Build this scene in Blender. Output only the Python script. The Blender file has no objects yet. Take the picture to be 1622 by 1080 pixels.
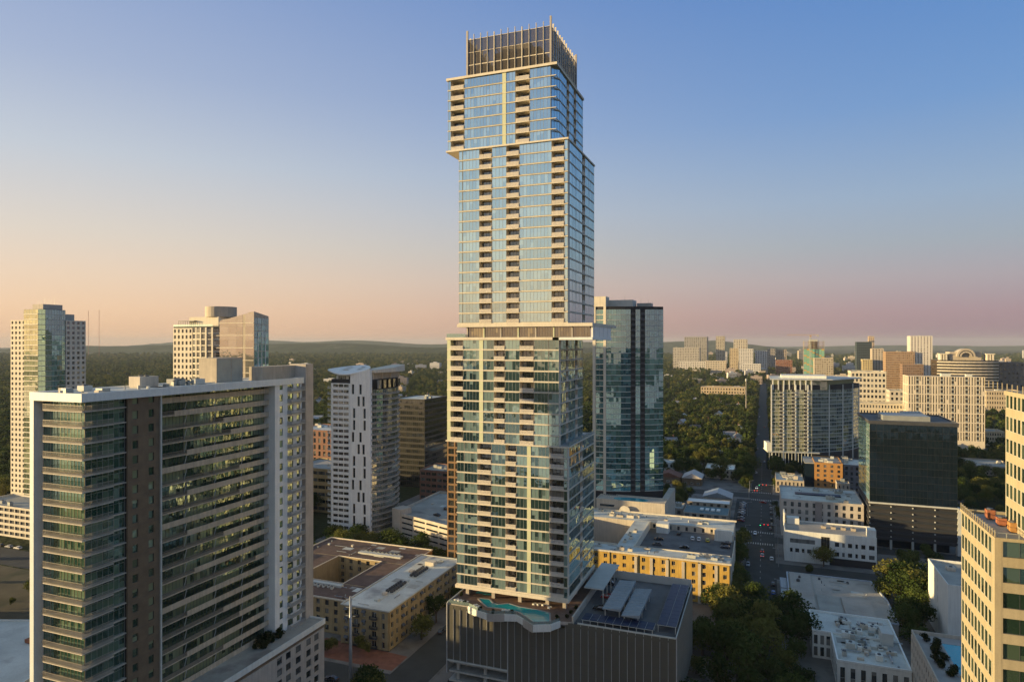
import bpy, math, random
from mathutils import Vector, Matrix
random.seed(11)
sc = bpy.context.scene
COL = sc.collection

# ---------------------------------------------------------------- camera
FOC, IMW, EYE = 1050.0, 1622.0, 108.0
YAW = math.atan(399.0 / FOC)
cam = bpy.data.cameras.new('camera')
cam_o = bpy.data.objects.new('camera', cam)
COL.objects.link(cam_o)
cam.sensor_width = 36.0
cam.lens = FOC / IMW * 36.0
cam.shift_y = 3.0 / IMW
cam.clip_start, cam.clip_end = 1.0, 60000.0
cam_o.location = (0, 0, EYE)
cam_o.rotation_euler = (math.radians(90), 0, YAW)
sc.camera = cam_o

# ---------------------------------------------------------------- sky and sun
SUN_AZ, SUN_EL = math.radians(23), math.radians(6.0)      # 23 degrees south of the street grid's west
SX, SY = -math.cos(SUN_AZ), -math.sin(SUN_AZ)
world = bpy.data.worlds.new('World')
sc.world = world
world.use_nodes = True
wn, wl = world.node_tree.nodes, world.node_tree.links
bg = wn['Background']
sky = wn.new('ShaderNodeTexSky')
sky.sky_type = 'NISHITA'
sky.sun_disc = False
sky.sun_elevation = SUN_EL
sky.sun_rotation = math.atan2(SX, SY)
sky.altitude = 200
sky.dust_density = 2.0
sky.ozone_density = 3.0

def lin(r, g, b):
    f = lambda v: (v / 255 / 12.92) if v <= 10 else ((v / 255 + .055) / 1.055) ** 2.4
    return (f(r), f(g), f(b), 1)

tc = wn.new('ShaderNodeTexCoord')
sepd = wn.new('ShaderNodeSeparateXYZ'); wl.new(tc.outputs['Generated'], sepd.inputs[0])
def ramp(stops):
    n = wn.new('ShaderNodeValToRGB')
    e = n.color_ramp.elements
    while len(e) > 1: e.remove(e[-1])
    e[0].position, e[0].color = stops[0][0], lin(*stops[0][1])
    for p, c in stops[1:]:
        k = e.new(p); k.color = lin(*c)
    wl.new(sepd.outputs['Z'], n.inputs[0])
    return n
away = ramp([(0, (148, 121, 138)), (.040, (164, 135, 148)), (.085, (168, 155, 163)), (.13, (157, 164, 174)), (.19, (146, 167, 192)), (.30, (111, 150, 200)), (.46, (82, 131, 196)), (1, (112, 138, 148))])
near = ramp([(0, (243, 196, 156)), (.045, (248, 207, 170)), (.09, (241, 211, 182)), (.14, (228, 212, 194)), (.24, (200, 204, 210)), (.34, (170, 182, 207)), (.46, (142, 163, 203)), (1, (122, 140, 146))])
hz = wn.new('ShaderNodeVectorMath'); hz.operation = 'MULTIPLY'; wl.new(tc.outputs['Generated'], hz.inputs[0]); hz.inputs[1].default_value = (1, 1, 0)
hn = wn.new('ShaderNodeVectorMath'); hn.operation = 'NORMALIZE'; wl.new(hz.outputs[0], hn.inputs[0])
hd = wn.new('ShaderNodeVectorMath'); hd.operation = 'DOT_PRODUCT'; wl.new(hn.outputs[0], hd.inputs[0]); hd.inputs[1].default_value = (SX, SY, 0)
mr = wn.new('ShaderNodeMapRange'); mr.interpolation_type = 'SMOOTHSTEP'
wl.new(hd.outputs['Value'], mr.inputs[0])
mr.inputs[1].default_value, mr.inputs[2].default_value = -.80, .70
mx = wn.new('ShaderNodeMix'); mx.data_type = 'RGBA'
wl.new(mr.outputs[0], mx.inputs[0]); wl.new(away.outputs[0], mx.inputs[6]); wl.new(near.outputs[0], mx.inputs[7])
skd = wn.new('ShaderNodeMix'); skd.data_type = 'RGBA'; skd.blend_type = 'MULTIPLY'; skd.inputs[0].default_value = 1
wl.new(sky.outputs[0], skd.inputs[6]); skd.inputs[7].default_value = (.20, .20, .21, 1)
mx2 = wn.new('ShaderNodeMix'); mx2.data_type = 'RGBA'; mx2.inputs[0].default_value = .16
wl.new(mx.outputs[2], mx2.inputs[6]); wl.new(skd.outputs[2], mx2.inputs[7])
wl.new(mx2.outputs[2], bg.inputs[0])
bg.inputs[1].default_value = .57

sun = bpy.data.lights.new('sun', 'SUN')
sun_o = bpy.data.objects.new('sun', sun)
COL.objects.link(sun_o)
sun.energy, sun.angle, sun.color = 5.0, math.radians(.6), (1.0, .72, .35)
sun_o.rotation_euler = Vector((SX * math.cos(SUN_EL), SY * math.cos(SUN_EL), math.sin(SUN_EL))).to_track_quat('Z', 'Y').to_euler()
sun_o.location = (-300, -100, 400)

vs = sc.view_settings
vs.view_transform, vs.look, vs.exposure, vs.gamma = 'Standard', 'None', 0.94, 1.0
sc.cycles.use_denoising = True
sc.cycles.max_bounces = 6
sc.cycles.transparent_max_bounces = 8
sc.cycles.volume_bounces = 0
sc.cycles.caustics_reflective = False
sc.cycles.caustics_refractive = False

# ---------------------------------------------------------------- helpers
YC, YS = math.cos(YAW), math.sin(YAW)
def in_view(x, y, margin=.08):
    d = -YS * x + YC * y
    if d < 20: return False
    return abs((YC * x + YS * y) / d) < IMW / 2 / FOC * (1 + margin)
def depth_of(x, y): return -YS * x + YC * y

class MB:
    def __init__(s): s.v, s.f, s.m, s.r = [], [], [], []
    def quad(s, pts, m=0, r=0.0):
        n = len(s.v); s.v += [tuple(p) for p in pts]; s.f.append(tuple(range(n, n + len(pts)))); s.m.append(m); s.r.append(r)
    def box(s, x0, x1, y0, y1, z0, z1, m=0, r=0.0):
        n = len(s.v)
        s.v += [(x0, y0, z0), (x1, y0, z0), (x1, y1, z0), (x0, y1, z0), (x0, y0, z1), (x1, y0, z1), (x1, y1, z1), (x0, y1, z1)]
        for q in ((0, 3, 2, 1), (4, 5, 6, 7), (0, 1, 5, 4), (1, 2, 6, 5), (2, 3, 7, 6), (3, 0, 4, 7)):
            s.f.append(tuple(n + i for i in q)); s.m.append(m); s.r.append(r)
    def prism(s, poly, z0, z1, m=0, top=None):       # poly counter-clockwise; z1 a number or one height per corner
        n, k = len(s.v), len(poly)
        zs = z1 if isinstance(z1, (list, tuple)) else [z1] * k
        s.v += [(p[0], p[1], z0) for p in poly] + [(p[0], p[1], z) for p, z in zip(poly, zs)]
        for i in range(k):
            j = (i + 1) % k
            s.f.append((n + i, n + j, n + k + j, n + k + i)); s.m.append(m); s.r.append(0)
        s.f.append(tuple(n + k + i for i in range(k))); s.m.append(m if top is None else top); s.r.append(0)
        s.f.append(tuple(n + i for i in reversed(range(k)))); s.m.append(m); s.r.append(0)
    def tube(s, a, b, ra, rb=None, n=8, m=0):
        rb = ra if rb is None else rb
        a, b = Vector(a), Vector(b); d = (b - a).normalized()
        u = d.orthogonal().normalized(); w = d.cross(u); k = len(s.v)
        for c, r in ((a, ra), (b, rb)):
            for i in range(n):
                t = 2 * math.pi * i / n
                s.v.append(tuple(c + u * (r * math.cos(t)) + w * (r * math.sin(t))))
        for i in range(n):
            j = (i + 1) % n
            s.f.append((k + i, k + j, k + n + j, k + n + i)); s.m.append(m); s.r.append(0)
        s.f.append(tuple(k + i for i in reversed(range(n)))); s.m.append(m); s.r.append(0)
        s.f.append(tuple(k + n + i for i in range(n))); s.m.append(m); s.r.append(0)
    def add(s, quads, M=None):
        for pts, m, r in quads:
            s.quad([M @ Vector(p) for p in pts] if M else pts, m, r)
    def mesh(s, name, mats, smooth=False):
        me = bpy.data.meshes.new(name)
        me.from_pydata(s.v, [], s.f)
        for m in (mats if isinstance(mats, (list, tuple)) else [mats]): me.materials.append(m)
        me.polygons.foreach_set('material_index', s.m)
        if any(s.r):
            at = me.attributes.new('rnd', 'FLOAT', 'FACE'); at.data.foreach_set('value', s.r)
        if smooth: me.polygons.foreach_set('use_smooth', [True] * len(s.f))
        me.update()
        return me

WM = {}
def add(name, me, parent=None, M=None, kind=None, label=None):
    o = bpy.data.objects.new(name, me)
    COL.objects.link(o)
    M = M or Matrix.Identity(4)
    WM[o.name] = M
    if parent is not None:
        o.parent = parent
        o.matrix_basis = WM[parent.name].inverted() @ M
    else: o.matrix_basis = M
    if kind: o['kind'] = kind
    if label: o['label'] = label
    return o
def thing(name, label, cat, x=0, y=0, z=0, group=None, rz=0.0):
    o = add(name, None, None, Matrix.Translation((x, y, z)) @ Matrix.Rotation(rz, 4, 'Z'))
    o['label'], o['category'] = label, cat
    if group: o['group'] = group
    return o
def tag(o, label, cat, group=None):
    o['label'], o['category'] = label, cat
    if group: o['group'] = group
    return o
def pbox(name, root, mat, *b, **k):
    mb = MB(); mb.box(*b); return add(name, mb.mesh(name, mat), root, **k)

class Fac:
    """one flat facade: origin, direction to the right as seen from outside; v points outwards"""
    def __init__(s, root, p0, p1):
        s.root = root; s.p = Vector((p0[0], p0[1], 0)); d = Vector((p1[0] - p0[0], p1[1] - p0[1], 0))
        s.w = d.length; s.u = d.normalized(); s.n = Vector((s.u.y, -s.u.x, 0))
    def pt(s, u, v, z): q = s.p + s.u * u + s.n * v; return (q.x, q.y, z)
    def M(s, u, v, z):
        q = s.p + s.u * u + s.n * v
        return Matrix(((s.u.x, -s.n.x, 0, q.x), (s.u.y, -s.n.y, 0, q.y), (0, 0, 1, z), (0, 0, 0, 1)))
    def box(s, mb, u0, u1, v0, v1, z0, z1, m=0, r=0.0):
        n = len(mb.v)
        mb.v += [s.pt(u0, v1, z0), s.pt(u1, v1, z0), s.pt(u1, v0, z0), s.pt(u0, v0, z0), s.pt(u0, v1, z1), s.pt(u1, v1, z1), s.pt(u1, v0, z1), s.pt(u0, v0, z1)]
        for q in ((0, 3, 2, 1), (4, 5, 6, 7), (0, 1, 5, 4), (1, 2, 6, 5), (2, 3, 7, 6), (3, 0, 4, 7)):
            mb.f.append(tuple(n + i for i in q)); mb.m.append(m); mb.r.append(r)
    def put(s, name, me, u, v, z, parent=None, **k):
        if isinstance(me, tuple):                     # a slab with its railing as a sub-part
            o = add(name, me[0], parent or s.root, s.M(u, v, z), **k)
            add('railing' if name != 'railing' else 'rail_bars', me[1], o, s.M(u, v, z)); return o
        return add(name, me, parent or s.root, s.M(u, v, z), **k)

# ---------------------------------------------------------------- materials
def nodes_of(m):
    m.use_nodes = True
    n = m.node_tree.nodes; n.clear()
    return n, m.node_tree.links, n.new('ShaderNodeOutputMaterial')
MATS = {}
def mat(name, col, rough=.8, var=.12, scale=.35, metal=0.0, streak=0.0, bump=0.0, bscale=3.0, fine=.06, spec=.4, stain=None, obj_var=0.0):
    if name in MATS: return MATS[name]
    m = bpy.data.materials.new(name); n, l, out = nodes_of(m)
    b = n.new('ShaderNodeBsdfPrincipled'); l.new(b.outputs[0], out.inputs[0])
    b.inputs['Roughness'].default_value = rough; b.inputs['Metallic'].default_value = metal; b.inputs['Specular IOR Level'].default_value = spec
    g = n.new('ShaderNodeNewGeometry')
    def noise(sca, det=4, vec=None):
        t = n.new('ShaderNodeTexNoise'); t.inputs['Scale'].default_value = sca; t.inputs['Detail'].default_value = det
        l.new(vec or g.outputs['Position'], t.inputs['Vector']); return t.outputs[0]
    def mapr(src, a, bb, lo, hi):
        r = n.new('ShaderNodeMapRange'); l.new(src, r.inputs[0])
        for i, v in enumerate((a, bb, lo, hi)): r.inputs[i + 1].default_value = v
        return r.outputs[0]
    def mul(a, bsock):
        t = n.new('ShaderNodeMath'); t.operation = 'MULTIPLY'; l.new(a, t.inputs[0]); l.new(bsock, t.inputs[1]); return t.outputs[0]
    k = mul(mapr(noise(scale), .3, .7, 1 - var, 1 + var), mapr(noise(scale * 14, 2), .3, .7, 1 - fine, 1 + fine))
    if streak:
        mp = n.new('ShaderNodeMapping'); mp.inputs['Scale'].default_value = (1, 1, .06); l.new(g.outputs['Position'], mp.inputs[0])
        k = mul(k, mapr(noise(1.6, 3, mp.outputs[0]), .35, .7, 1 + streak * .3, 1 - streak))
    if obj_var:
        oi = n.new('ShaderNodeObjectInfo'); k = mul(k, mapr(oi.outputs['Random'], 0, 1, 1 - obj_var, 1 + obj_var))
    vm = n.new('ShaderNodeVectorMath'); vm.operation = 'SCALE'; vm.inputs[0].default_value = col[:3]; l.new(k, vm.inputs['Scale'])
    src = vm.outputs[0]
    if stain:
        mxs = n.new('ShaderNodeMix'); mxs.data_type = 'RGBA'
        l.new(mapr(noise(stain[1], 6), stain[2], stain[2] + .14, 0, .85), mxs.inputs[0]); l.new(src, mxs.inputs[6]); mxs.inputs[7].default_value = (*stain[0], 1); src = mxs.outputs[2]
    l.new(src, b.inputs['Base Color'])
    if bump:
        bp = n.new('ShaderNodeBump'); bp.inputs['Strength'].default_value = bump; bp.inputs['Distance'].default_value = .1
        l.new(noise(bscale, 3), bp.inputs['Height']); l.new(bp.outputs[0], b.inputs['Normal'])
    MATS[name] = m
    return m
def glass(name, dark, curtain=(.3, .33, .32), frac=.3, f0=.3, tint=(.85, .95, 1), rough=.02, wob=.05, wscale=.25):
    if name in MATS: return MATS[name]
    m = bpy.data.materials.new(name); n, l, out = nodes_of(m)
    at = n.new('ShaderNodeAttribute'); at.attribute_name = 'rnd'
    oi = n.new('ShaderNodeObjectInfo')
    ad = n.new('ShaderNodeMath'); ad.operation = 'ADD'; l.new(at.outputs['Fac'], ad.inputs[0]); l.new(oi.outputs['Random'], ad.inputs[1])
    fr = n.new('ShaderNodeMath'); fr.operation = 'FRACT'; l.new(ad.outputs[0], fr.inputs[0])
    r = n.new('ShaderNodeMapRange'); l.new(fr.outputs[0], r.inputs[0])
    r.inputs[1].default_value, r.inputs[2].default_value, r.inputs[3].default_value, r.inputs[4].default_value = max(0, frac - .12), frac + .12, 1, 0
    mxc = n.new('ShaderNodeMix'); mxc.data_type = 'RGBA'; l.new(r.outputs[0], mxc.inputs[0])
    mxc.inputs[6].default_value = (*dark, 1); mxc.inputs[7].default_value = (*curtain, 1)
    df = n.new('ShaderNodeBsdfDiffuse'); l.new(mxc.outputs[2], df.inputs[0])
    gl = n.new('ShaderNodeBsdfGlossy'); gl.inputs['Color'].default_value = (*tint, 1); gl.inputs['Roughness'].default_value = rough
    g = n.new('ShaderNodeNewGeometry')
    ns = n.new('ShaderNodeTexNoise'); ns.inputs['Scale'].default_value = wscale; ns.inputs['Detail'].default_value = 2; l.new(g.outputs['Position'], ns.inputs['Vector'])
    bp = n.new('ShaderNodeBump'); bp.inputs['Strength'].default_value = wob; bp.inputs['Distance'].default_value = 1.0; l.new(ns.outputs[0], bp.inputs['Height']); l.new(bp.outputs[0], gl.inputs['Normal'])
    lw = n.new('ShaderNodeLayerWeight'); lw.inputs[0].default_value = .5
    pw = n.new('ShaderNodeMath'); pw.operation = 'POWER'; l.new(lw.outputs['Facing'], pw.inputs[0]); pw.inputs[1].default_value = 4
    ma = n.new('ShaderNodeMath'); ma.operation = 'MULTIPLY_ADD'; l.new(pw.outputs[0], ma.inputs[0]); ma.inputs[1].default_value = 1 - f0; ma.inputs[2].default_value = f0
    ms = n.new('ShaderNodeMixShader'); l.new(ma.outputs[0], ms.inputs[0]); l.new(df.outputs[0], ms.inputs[1]); l.new(gl.outputs[0], ms.inputs[2])
    l.new(ms.outputs[0], out.inputs[0])
    MATS[name] = m
    return m
def screen(name, col, alpha):
    """perforated metal: part solid, part see-through"""
    if name in MATS: return MATS[name]
    m = bpy.data.materials.new(name); n, l, out = nodes_of(m)
    b = n.new('ShaderNodeBsdfPrincipled'); b.inputs['Base Color'].default_value = (*col, 1); b.inputs['Roughness'].default_value = .45; b.inputs['Metallic'].default_value = .3
    t = n.new('ShaderNodeBsdfTransparent')
    ms = n.new('ShaderNodeMixShader'); ms.inputs[0].default_value = alpha
    l.new(t.outputs[0], ms.inputs[1]); l.new(b.outputs[0], ms.inputs[2]); l.new(ms.outputs[0], out.inputs[0])
    MATS[name] = m
    return m
def lamp(name, col, e):
    m = bpy.data.materials.new(name); n, l, out = nodes_of(m)
    em = n.new('ShaderNodeEmission'); em.inputs[0].default_value = (*col, 1); em.inputs[1].default_value = e; l.new(em.outputs[0], out.inputs[0])
    return m
def leafmat(name, a, b_, c):
    m = bpy.data.materials.new(name); n, l, out = nodes_of(m)
    oi = n.new('ShaderNodeObjectInfo'); g = n.new('ShaderNodeNewGeometry')
    t = n.new('ShaderNodeTexNoise'); t.inputs['Scale'].default_value = .55; t.inputs['Detail'].default_value = 3; l.new(g.outputs['Position'], t.inputs['Vector'])
    cr = n.new('ShaderNodeValToRGB'); e = cr.color_ramp.elements
    e[0].position, e[0].color = .1, (*a, 1); e[1].position, e[1].color = .9, (*c, 1); k = e.new(.55); k.color = (*b_, 1)
    ad = n.new('ShaderNodeMath'); ad.operation = 'MULTIPLY_ADD'; l.new(t.outputs[0], ad.inputs[0]); ad.inputs[1].default_value = .45
    l.new(oi.outputs['Random'], ad.inputs[2])
    ml = n.new('ShaderNodeMath'); ml.operation = 'MULTIPLY'; l.new(ad.outputs[0], ml.inputs[0]); ml.inputs[1].default_value = .72
    l.new(ml.outputs[0], cr.inputs[0])
    d = n.new('ShaderNodeBsdfDiffuse'); tr = n.new('ShaderNodeBsdfTranslucent'); l.new(cr.outputs[0], d.inputs[0]); l.new(cr.outputs[0], tr.inputs[0])
    ms = n.new('ShaderNodeMixShader'); ms.inputs[0].default_value = .3; l.new(d.outputs[0], ms.inputs[1]); l.new(tr.outputs[0], ms.inputs[2]); l.new(ms.outputs[0], out.inputs[0])
    return m

CREAM = mat('cream_stucco', (.68, .62, .49), var=.06, streak=.08)
WHITE = mat('white_stucco', (.74, .745, .67), var=.05, streak=.1)
WPANEL = mat('white_panel', (.79, .81, .75), rough=.5, var=.04, streak=.06)
CONC = mat('concrete', (.42, .42, .37), var=.12, streak=.18, bump=.2)
CONCW = mat('warm_concrete', (.46, .42, .36), var=.1, streak=.15)
BRIGHT = mat('bright_white_stucco', (.86, .87, .81), var=.04, streak=.1)
BLACKF = mat('black_frame', (.022, .024, .026), rough=.5)
DARK = mat('dark_interior', (.035, .035, .037), var=.1)
DGREY = mat('dark_grey_metal', (.09, .095, .10), rough=.5, metal=.4)
GREY = mat('grey_metal', (.34, .36, .33), rough=.5, metal=.3)
LGREY = mat('light_grey_paint', (.53, .545, .49), rough=.6, var=.08)
LIME = mat('pale_green_panel', (.58, .61, .40), rough=.45, var=.05)
BROWNW = mat('brown_stone_panel', (.165, .12, .075), rough=.6, var=.18, scale=.5, bump=.3)
TAN = mat('tan_stucco', (.46, .40, .31), var=.1, streak=.15)
BEIGE = mat('beige_stucco', (.56, .50, .40), var=.08, streak=.15)
YELLOW = mat('ochre_stucco', (.56, .36, .08), var=.12, streak=.2)
YELLOW2 = mat('mustard_stucco', (.36, .275, .14), var=.12, streak=.2)
ORANGE = mat('orange_brick', (.42, .22, .07), var=.15, scale=1.5)
BRICK = mat('red_brown_brick', (.24, .125, .085), var=.18, scale=1.2)
BROWNR = mat('brown_membrane_roof', (.13, .085, .065), rough=.9, var=.25, stain=((.2, .17, .14), .12, .6))
ROOFW = mat('pale_membrane_roof', (.57, .595, .545), rough=.85, var=.16, scale=.12, stain=((.28, .28, .27), .09, .56))
ROOFG = mat('grey_gravel_roof', (.35, .35, .31), rough=.95, var=.2, scale=.12, stain=((.16, .155, .15), .1, .58))
ROOFT = mat('tan_gravel_roof', (.40, .37, .32), rough=.95, var=.15, scale=.12, stain=((.22, .2, .17), .1, .6))
STEEL = mat('galvanised_steel', (.36, .38, .39), rough=.45, metal=.5)
RUST = mat('rusty_red_paint', (.32, .12, .06), rough=.8, var=.25)
BARK = mat('bark', (.10, .075, .055), rough=.95, var=.25, scale=2)
ASPH = mat('asphalt', (.044, .048, .046), rough=.9, var=.22, scale=.15, stain=((.035, .035, .036), .3, .58))
PAVE = mat('concrete_pavement', (.17, .165, .155), rough=.9, var=.2, scale=.1, stain=((.08, .078, .074), .12, .52))
BRPAVE = mat('red_brick_paving', (.20, .085, .055), rough=.9, var=.2, scale=.5)
PAINT = mat('road_paint', (.42, .42, .39), rough=.7, var=.2, scale=1)
PAINTY = mat('yellow_road_paint', (.55, .40, .08), rough=.7, var=.2, scale=1)
DECKW = mat('wood_deck', (.17, .11, .08), rough=.7, var=.2, scale=.8)
SOLAR = mat('solar_cells', (.015, .025, .06), rough=.35, var=.1, spec=.25)
DECKA = mat('parking_deck', (.15, .15, .148), rough=.9, var=.2, scale=.15, stain=((.09, .09, .088), .12, .55))
TILE = mat('pale_deck_tile', (.36, .34, .31), rough=.7)
SHADE = mat('blue_grey_metal_roof', (.31, .36, .38), rough=.4, metal=.2, var=.08, streak=.05)
TEALROOF = mat('teal_metal_roof', (.10, .18, .19), rough=.6, var=.15)

G_SKY = glass('sky_glass', (.04, .10, .13), (.24, .36, .40), .45, .66, (.78, .97, 1.0))
G_LOW = glass('green_glass', (.018, .042, .046), (.22, .32, .31), .40, .34, (.76, 1.0, .96))
G_DOOR = glass('door_glass', (.02, .022, .022), (.25, .24, .21), .3, .16, (.9, .97, 1))
G_AMEN = glass('olive_glass', (.06, .055, .035), (.24, .20, .11), .35, .28, (1, .95, .85))
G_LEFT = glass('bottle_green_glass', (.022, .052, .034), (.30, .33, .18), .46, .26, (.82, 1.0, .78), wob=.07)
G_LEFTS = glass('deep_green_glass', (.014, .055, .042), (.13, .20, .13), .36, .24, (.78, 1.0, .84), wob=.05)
G_OFF2 = glass('office_front_glass', (.015, .032, .022), (.06, .09, .06), .4, .18, (.75, 1.0, .85), wob=.05)
G_PALE = glass('pale_gold_glass', (.12, .15, .095), (.44, .44, .27), .6, .30, (1, 1, .82), wob=.04)
G_PALE2 = glass('pale_blue_glass', (.06, .10, .115), (.28, .31, .25), .45, .34, (.9, 1, 1), wob=.04)
G_OFF = glass('office_green_glass', (.02, .035, .025), (.06, .085, .06), .35, .03, (.16, .22, .17), rough=.06, wob=.06)
G_TEAL = glass('teal_glass', (.035, .125, .13), (.13, .28, .27), .4, .40, (.66, .98, 1.0), wob=.018)
G_GREEN = glass('gold_green_glass', (.06, .095, .055), (.30, .33, .19), .45, .42, (1, 1, .78), wob=.05)
G_DARK = glass('dark_office_glass', (.007, .014, .020), (.009, .018, .026), .3, .06, (.36, .62, .90), wob=.03)
G_BRONZE = glass('bronze_glass', (.018, .02, .018), (.05, .05, .04), .3, .15, (.95, .88, .75), wob=.08)
G_WIN = glass('window_glass', (.018, .022, .024), (.20, .20, .18), .28, .14, (.9, .97, 1))
WATER = glass('pool_water', (.012, .34, .38), (.012, .34, .38), .0, .04, (1, 1, 1), wob=.12, wscale=1.2)
SCREEN = screen('perforated_screen', (.17, .165, .135), .70)
MESHP = screen('bronze_mesh', (.085, .07, .048), .60)
RAILG = screen('glass_railing', (.30, .42, .40), .40)

# ---------------------------------------------------------------- windows, walls, balconies
def win_quads(w, h, n, fr=.07, mu=.05, dep=.08, tilt=.008, rng=random, transom=None):
    q = []
    def bx(x0, x1, z0, z1, d=dep):
        q.append((((x0, -d, z0), (x1, -d, z0), (x1, -d, z1), (x0, -d, z1)), 1, 0))
        q.append((((x0, 0, z0), (x0, -d, z0), (x0, -d, z1), (x0, 0, z1)), 1, 0))
        q.append((((x1, -d, z0), (x1, 0, z0), (x1, 0, z1), (x1, -d, z1)), 1, 0))
        q.append((((x0, -d, z1), (x1, -d, z1), (x1, 0, z1), (x0, 0, z1)), 1, 0))
    pw = (w - 2 * fr - (n - 1) * mu) / n
    rows = [(fr, h - fr)] if not transom else [(fr, transom - mu / 2), (transom + mu / 2, h - fr)]
    base = rng.random()
    for i in range(n):
        x0 = fr + i * (pw + mu); x1 = x0 + pw
        for z0, z1 in rows:
            a, b = rng.uniform(-tilt, tilt) * pw, rng.uniform(-tilt, tilt) * (z1 - z0)
            zm = z0 + (z1 - z0) * rng.uniform(.3, .8); bm = b * (zm - z0) / (z1 - z0)
            if rng.random() < .4:                     # a blind drawn part of the way down
                q.append((((x0, -.03, z0), (x1, -.03 + a, z0), (x1, -.03 + a + bm, zm), (x0, -.03 + bm, zm)), 0, base + rng.uniform(0, .3) + .001))
                q.append((((x0, -.03 + bm, zm), (x1, -.03 + a + bm, zm), (x1, -.03 + a + b, z1), (x0, -.03 + b, z1)), 0, base + rng.uniform(0, .5) + .001))
            else: q.append((((x0, -.03, z0), (x1, -.03 + a, z0), (x1, -.03 + a + b, z1), (x0, -.03 + b, z1)), 0, base + rng.uniform(0, .30) + .001))
        if i: bx(x0 - mu, x0, fr, h - fr)
    if transom: bx(fr, w - fr, transom - mu / 2, transom + mu / 2, dep * .9)
    if fr > 0:
        bx(0, w, 0, fr); bx(0, w, h - fr, h); bx(0, fr, fr, h - fr); bx(w - fr, w, fr, h - fr)
    return q
WC = {}
def win(w, h, n, g, f, var=5, **k):
    key = (round(w, 2), round(h, 2), n, g.name, f.name, tuple(sorted(k.items())))
    if key not in WC:
        WC[key] = []
        for i in range(var):
            mb = MB(); mb.add(win_quads(w, h, n, **k)); WC[key].append(mb.mesh('window', [g, f]))
    return random.choice(WC[key])

def grid(fac, z0, nf, fh, ops, sill, head, wall, g, f=None, depth=.25, join=False, u0=0.0, u1=None, wname='wall', pname='window', skip=None, fr=.07, mu=.05, transom=None, tops=True):
    """a wall skin with recessed openings; ops = (start, end, panes) along the facade"""
    u1 = fac.w if u1 is None else u1
    f = f or DGREY
    mb = MB(); ops = sorted(ops)
    if wall:
        for i in range(nf + 1):
            a = z0 if i == 0 else z0 + (i - 1) * fh + head
            b = z0 + i * fh + sill if i < nf else z0 + nf * fh
            if b - a > .02: fac.box(mb, u0, u1, 0, depth, a, b)
        e = [u0] + [x for o in ops for x in o[:2]] + [u1]
        for i in range(nf):
            for a, b in zip(e[::2], e[1::2]):
                if b - a > .02: fac.box(mb, a, b, 0, depth - .004, z0 + i * fh + sill, z0 + i * fh + head)
            if skip:
                for k, o in enumerate(ops):
                    if skip(i, k): fac.box(mb, o[0], o[1], 0, depth - .004, z0 + i * fh + sill, z0 + i * fh + head)
        add(wname, mb.mesh(wname, wall), fac.root)
    jb = MB()
    for i in range(nf):
        for k, o in enumerate(ops):
            if skip and skip(i, k): continue
            if join: jb.add(win_quads(o[1] - o[0], head - sill, o[2], fr=fr, mu=mu), fac.M(o[0], .01, z0 + i * fh + sill))
            else: fac.put(pname, win(o[1] - o[0], head - sill, o[2], g, f, fr=fr, mu=mu, transom=transom), o[0], .01, z0 + i * fh + sill)
    if join and jb.v: add(pname, jb.mesh(pname, [g, f]), fac.root, kind='stuff')

def even(w, n, frac, panes=1, m=0.0, u0=0.0):
    """n openings spread evenly over width w, each taking frac of its bay"""
    b = (w - 2 * m) / n
    return [(u0 + m + i * b + b * (1 - frac) / 2, u0 + m + i * b + b * (1 + frac) / 2, panes) for i in range(n)]

BC = {}
def balcony_mesh(w, d, rail, slab, rh=1.1, sl=.28, pitch=.16, bar=.075, solid=False, sides=True):
    key = (round(w, 2), round(d, 2), rail.name, slab.name, rh, sl, pitch, bar, solid, sides)
    if key not in BC:
        mb, ra = MB(), MB(); mb.box(0, w, -d, 0, 0, sl)
        ra.box(0, w, -d, -d + .06, sl + rh - .07, sl + rh); ra.box(0, w, -d, -d + .05, sl + .05, sl + .11)
        if solid: ra.box(0.02, w - .02, -d + .01, -d + .04, sl + .1, sl + rh - .07)
        else:
            for i in range(int(w / pitch) + 1): ra.box(i * pitch, min(w, i * pitch + bar), -d + .01, -d + .04, sl + .11, sl + rh - .07)
        if sides:
            for x in (0, w - .05): ra.box(x, x + .05, -d + .06, -.05, sl + .1, sl + rh)
        BC[key] = (mb.mesh('balcony', slab), ra.mesh('railing', rail))
    return BC[key]

def hvac(root, x, y, z, sx, sy, h, m=None, name='rooftop_unit'):
    mb = MB(); mb.box(x, x + sx, y, y + sy, z + .25, z + h); mb.box(x + .1, x + sx - .1, y + .1, y + sy - .1, z, z + .25)
    for i in range(max(1, int(sx / 1.6))):
        cx = x + (i + .5) * sx / max(1, int(sx / 1.6)); mb.tube((cx, y + sy / 2, z + h), (cx, y + sy / 2, z + h + .25), min(.55, sy * .35), n=10, m=1)
    return add(name, mb.mesh(name, [m or LGREY, DGREY]), root)
def parapet(root, poly, z, h, t, m, name='parapet', cap=None):
    """low wall along a closed counter-clockwise outline"""
    mb = MB(); n = len(poly)
    for i in range(n):
        f = Fac(root, poly[i], poly[(i + 1) % n]); f.box(mb, 0, f.w - t, -t, 0, z, z + h)
    return add(name, mb.mesh(name, m), root)
def rect(x0, x1, y0, y1): return [(x0, y0), (x1, y0), (x1, y1), (x0, y1)]
def faces(root, x0, x1, y0, y1, which):
    """facade frames of a box: s, e, w, n"""
    return {'s': Fac(root, (x0, y0), (x1, y0)), 'e': Fac(root, (x1, y0), (x1, y1)), 'n': Fac(root, (x1, y1), (x0, y1)), 'w': Fac(root, (x0, y1), (x0, y0))}[which]
FOOT = []        # footprints kept clear of trees
def foot(x0, x1, y0, y1, m=2): FOOT.append((x0 - m, x1 + m, y0 - m, y1 + m))

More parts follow.
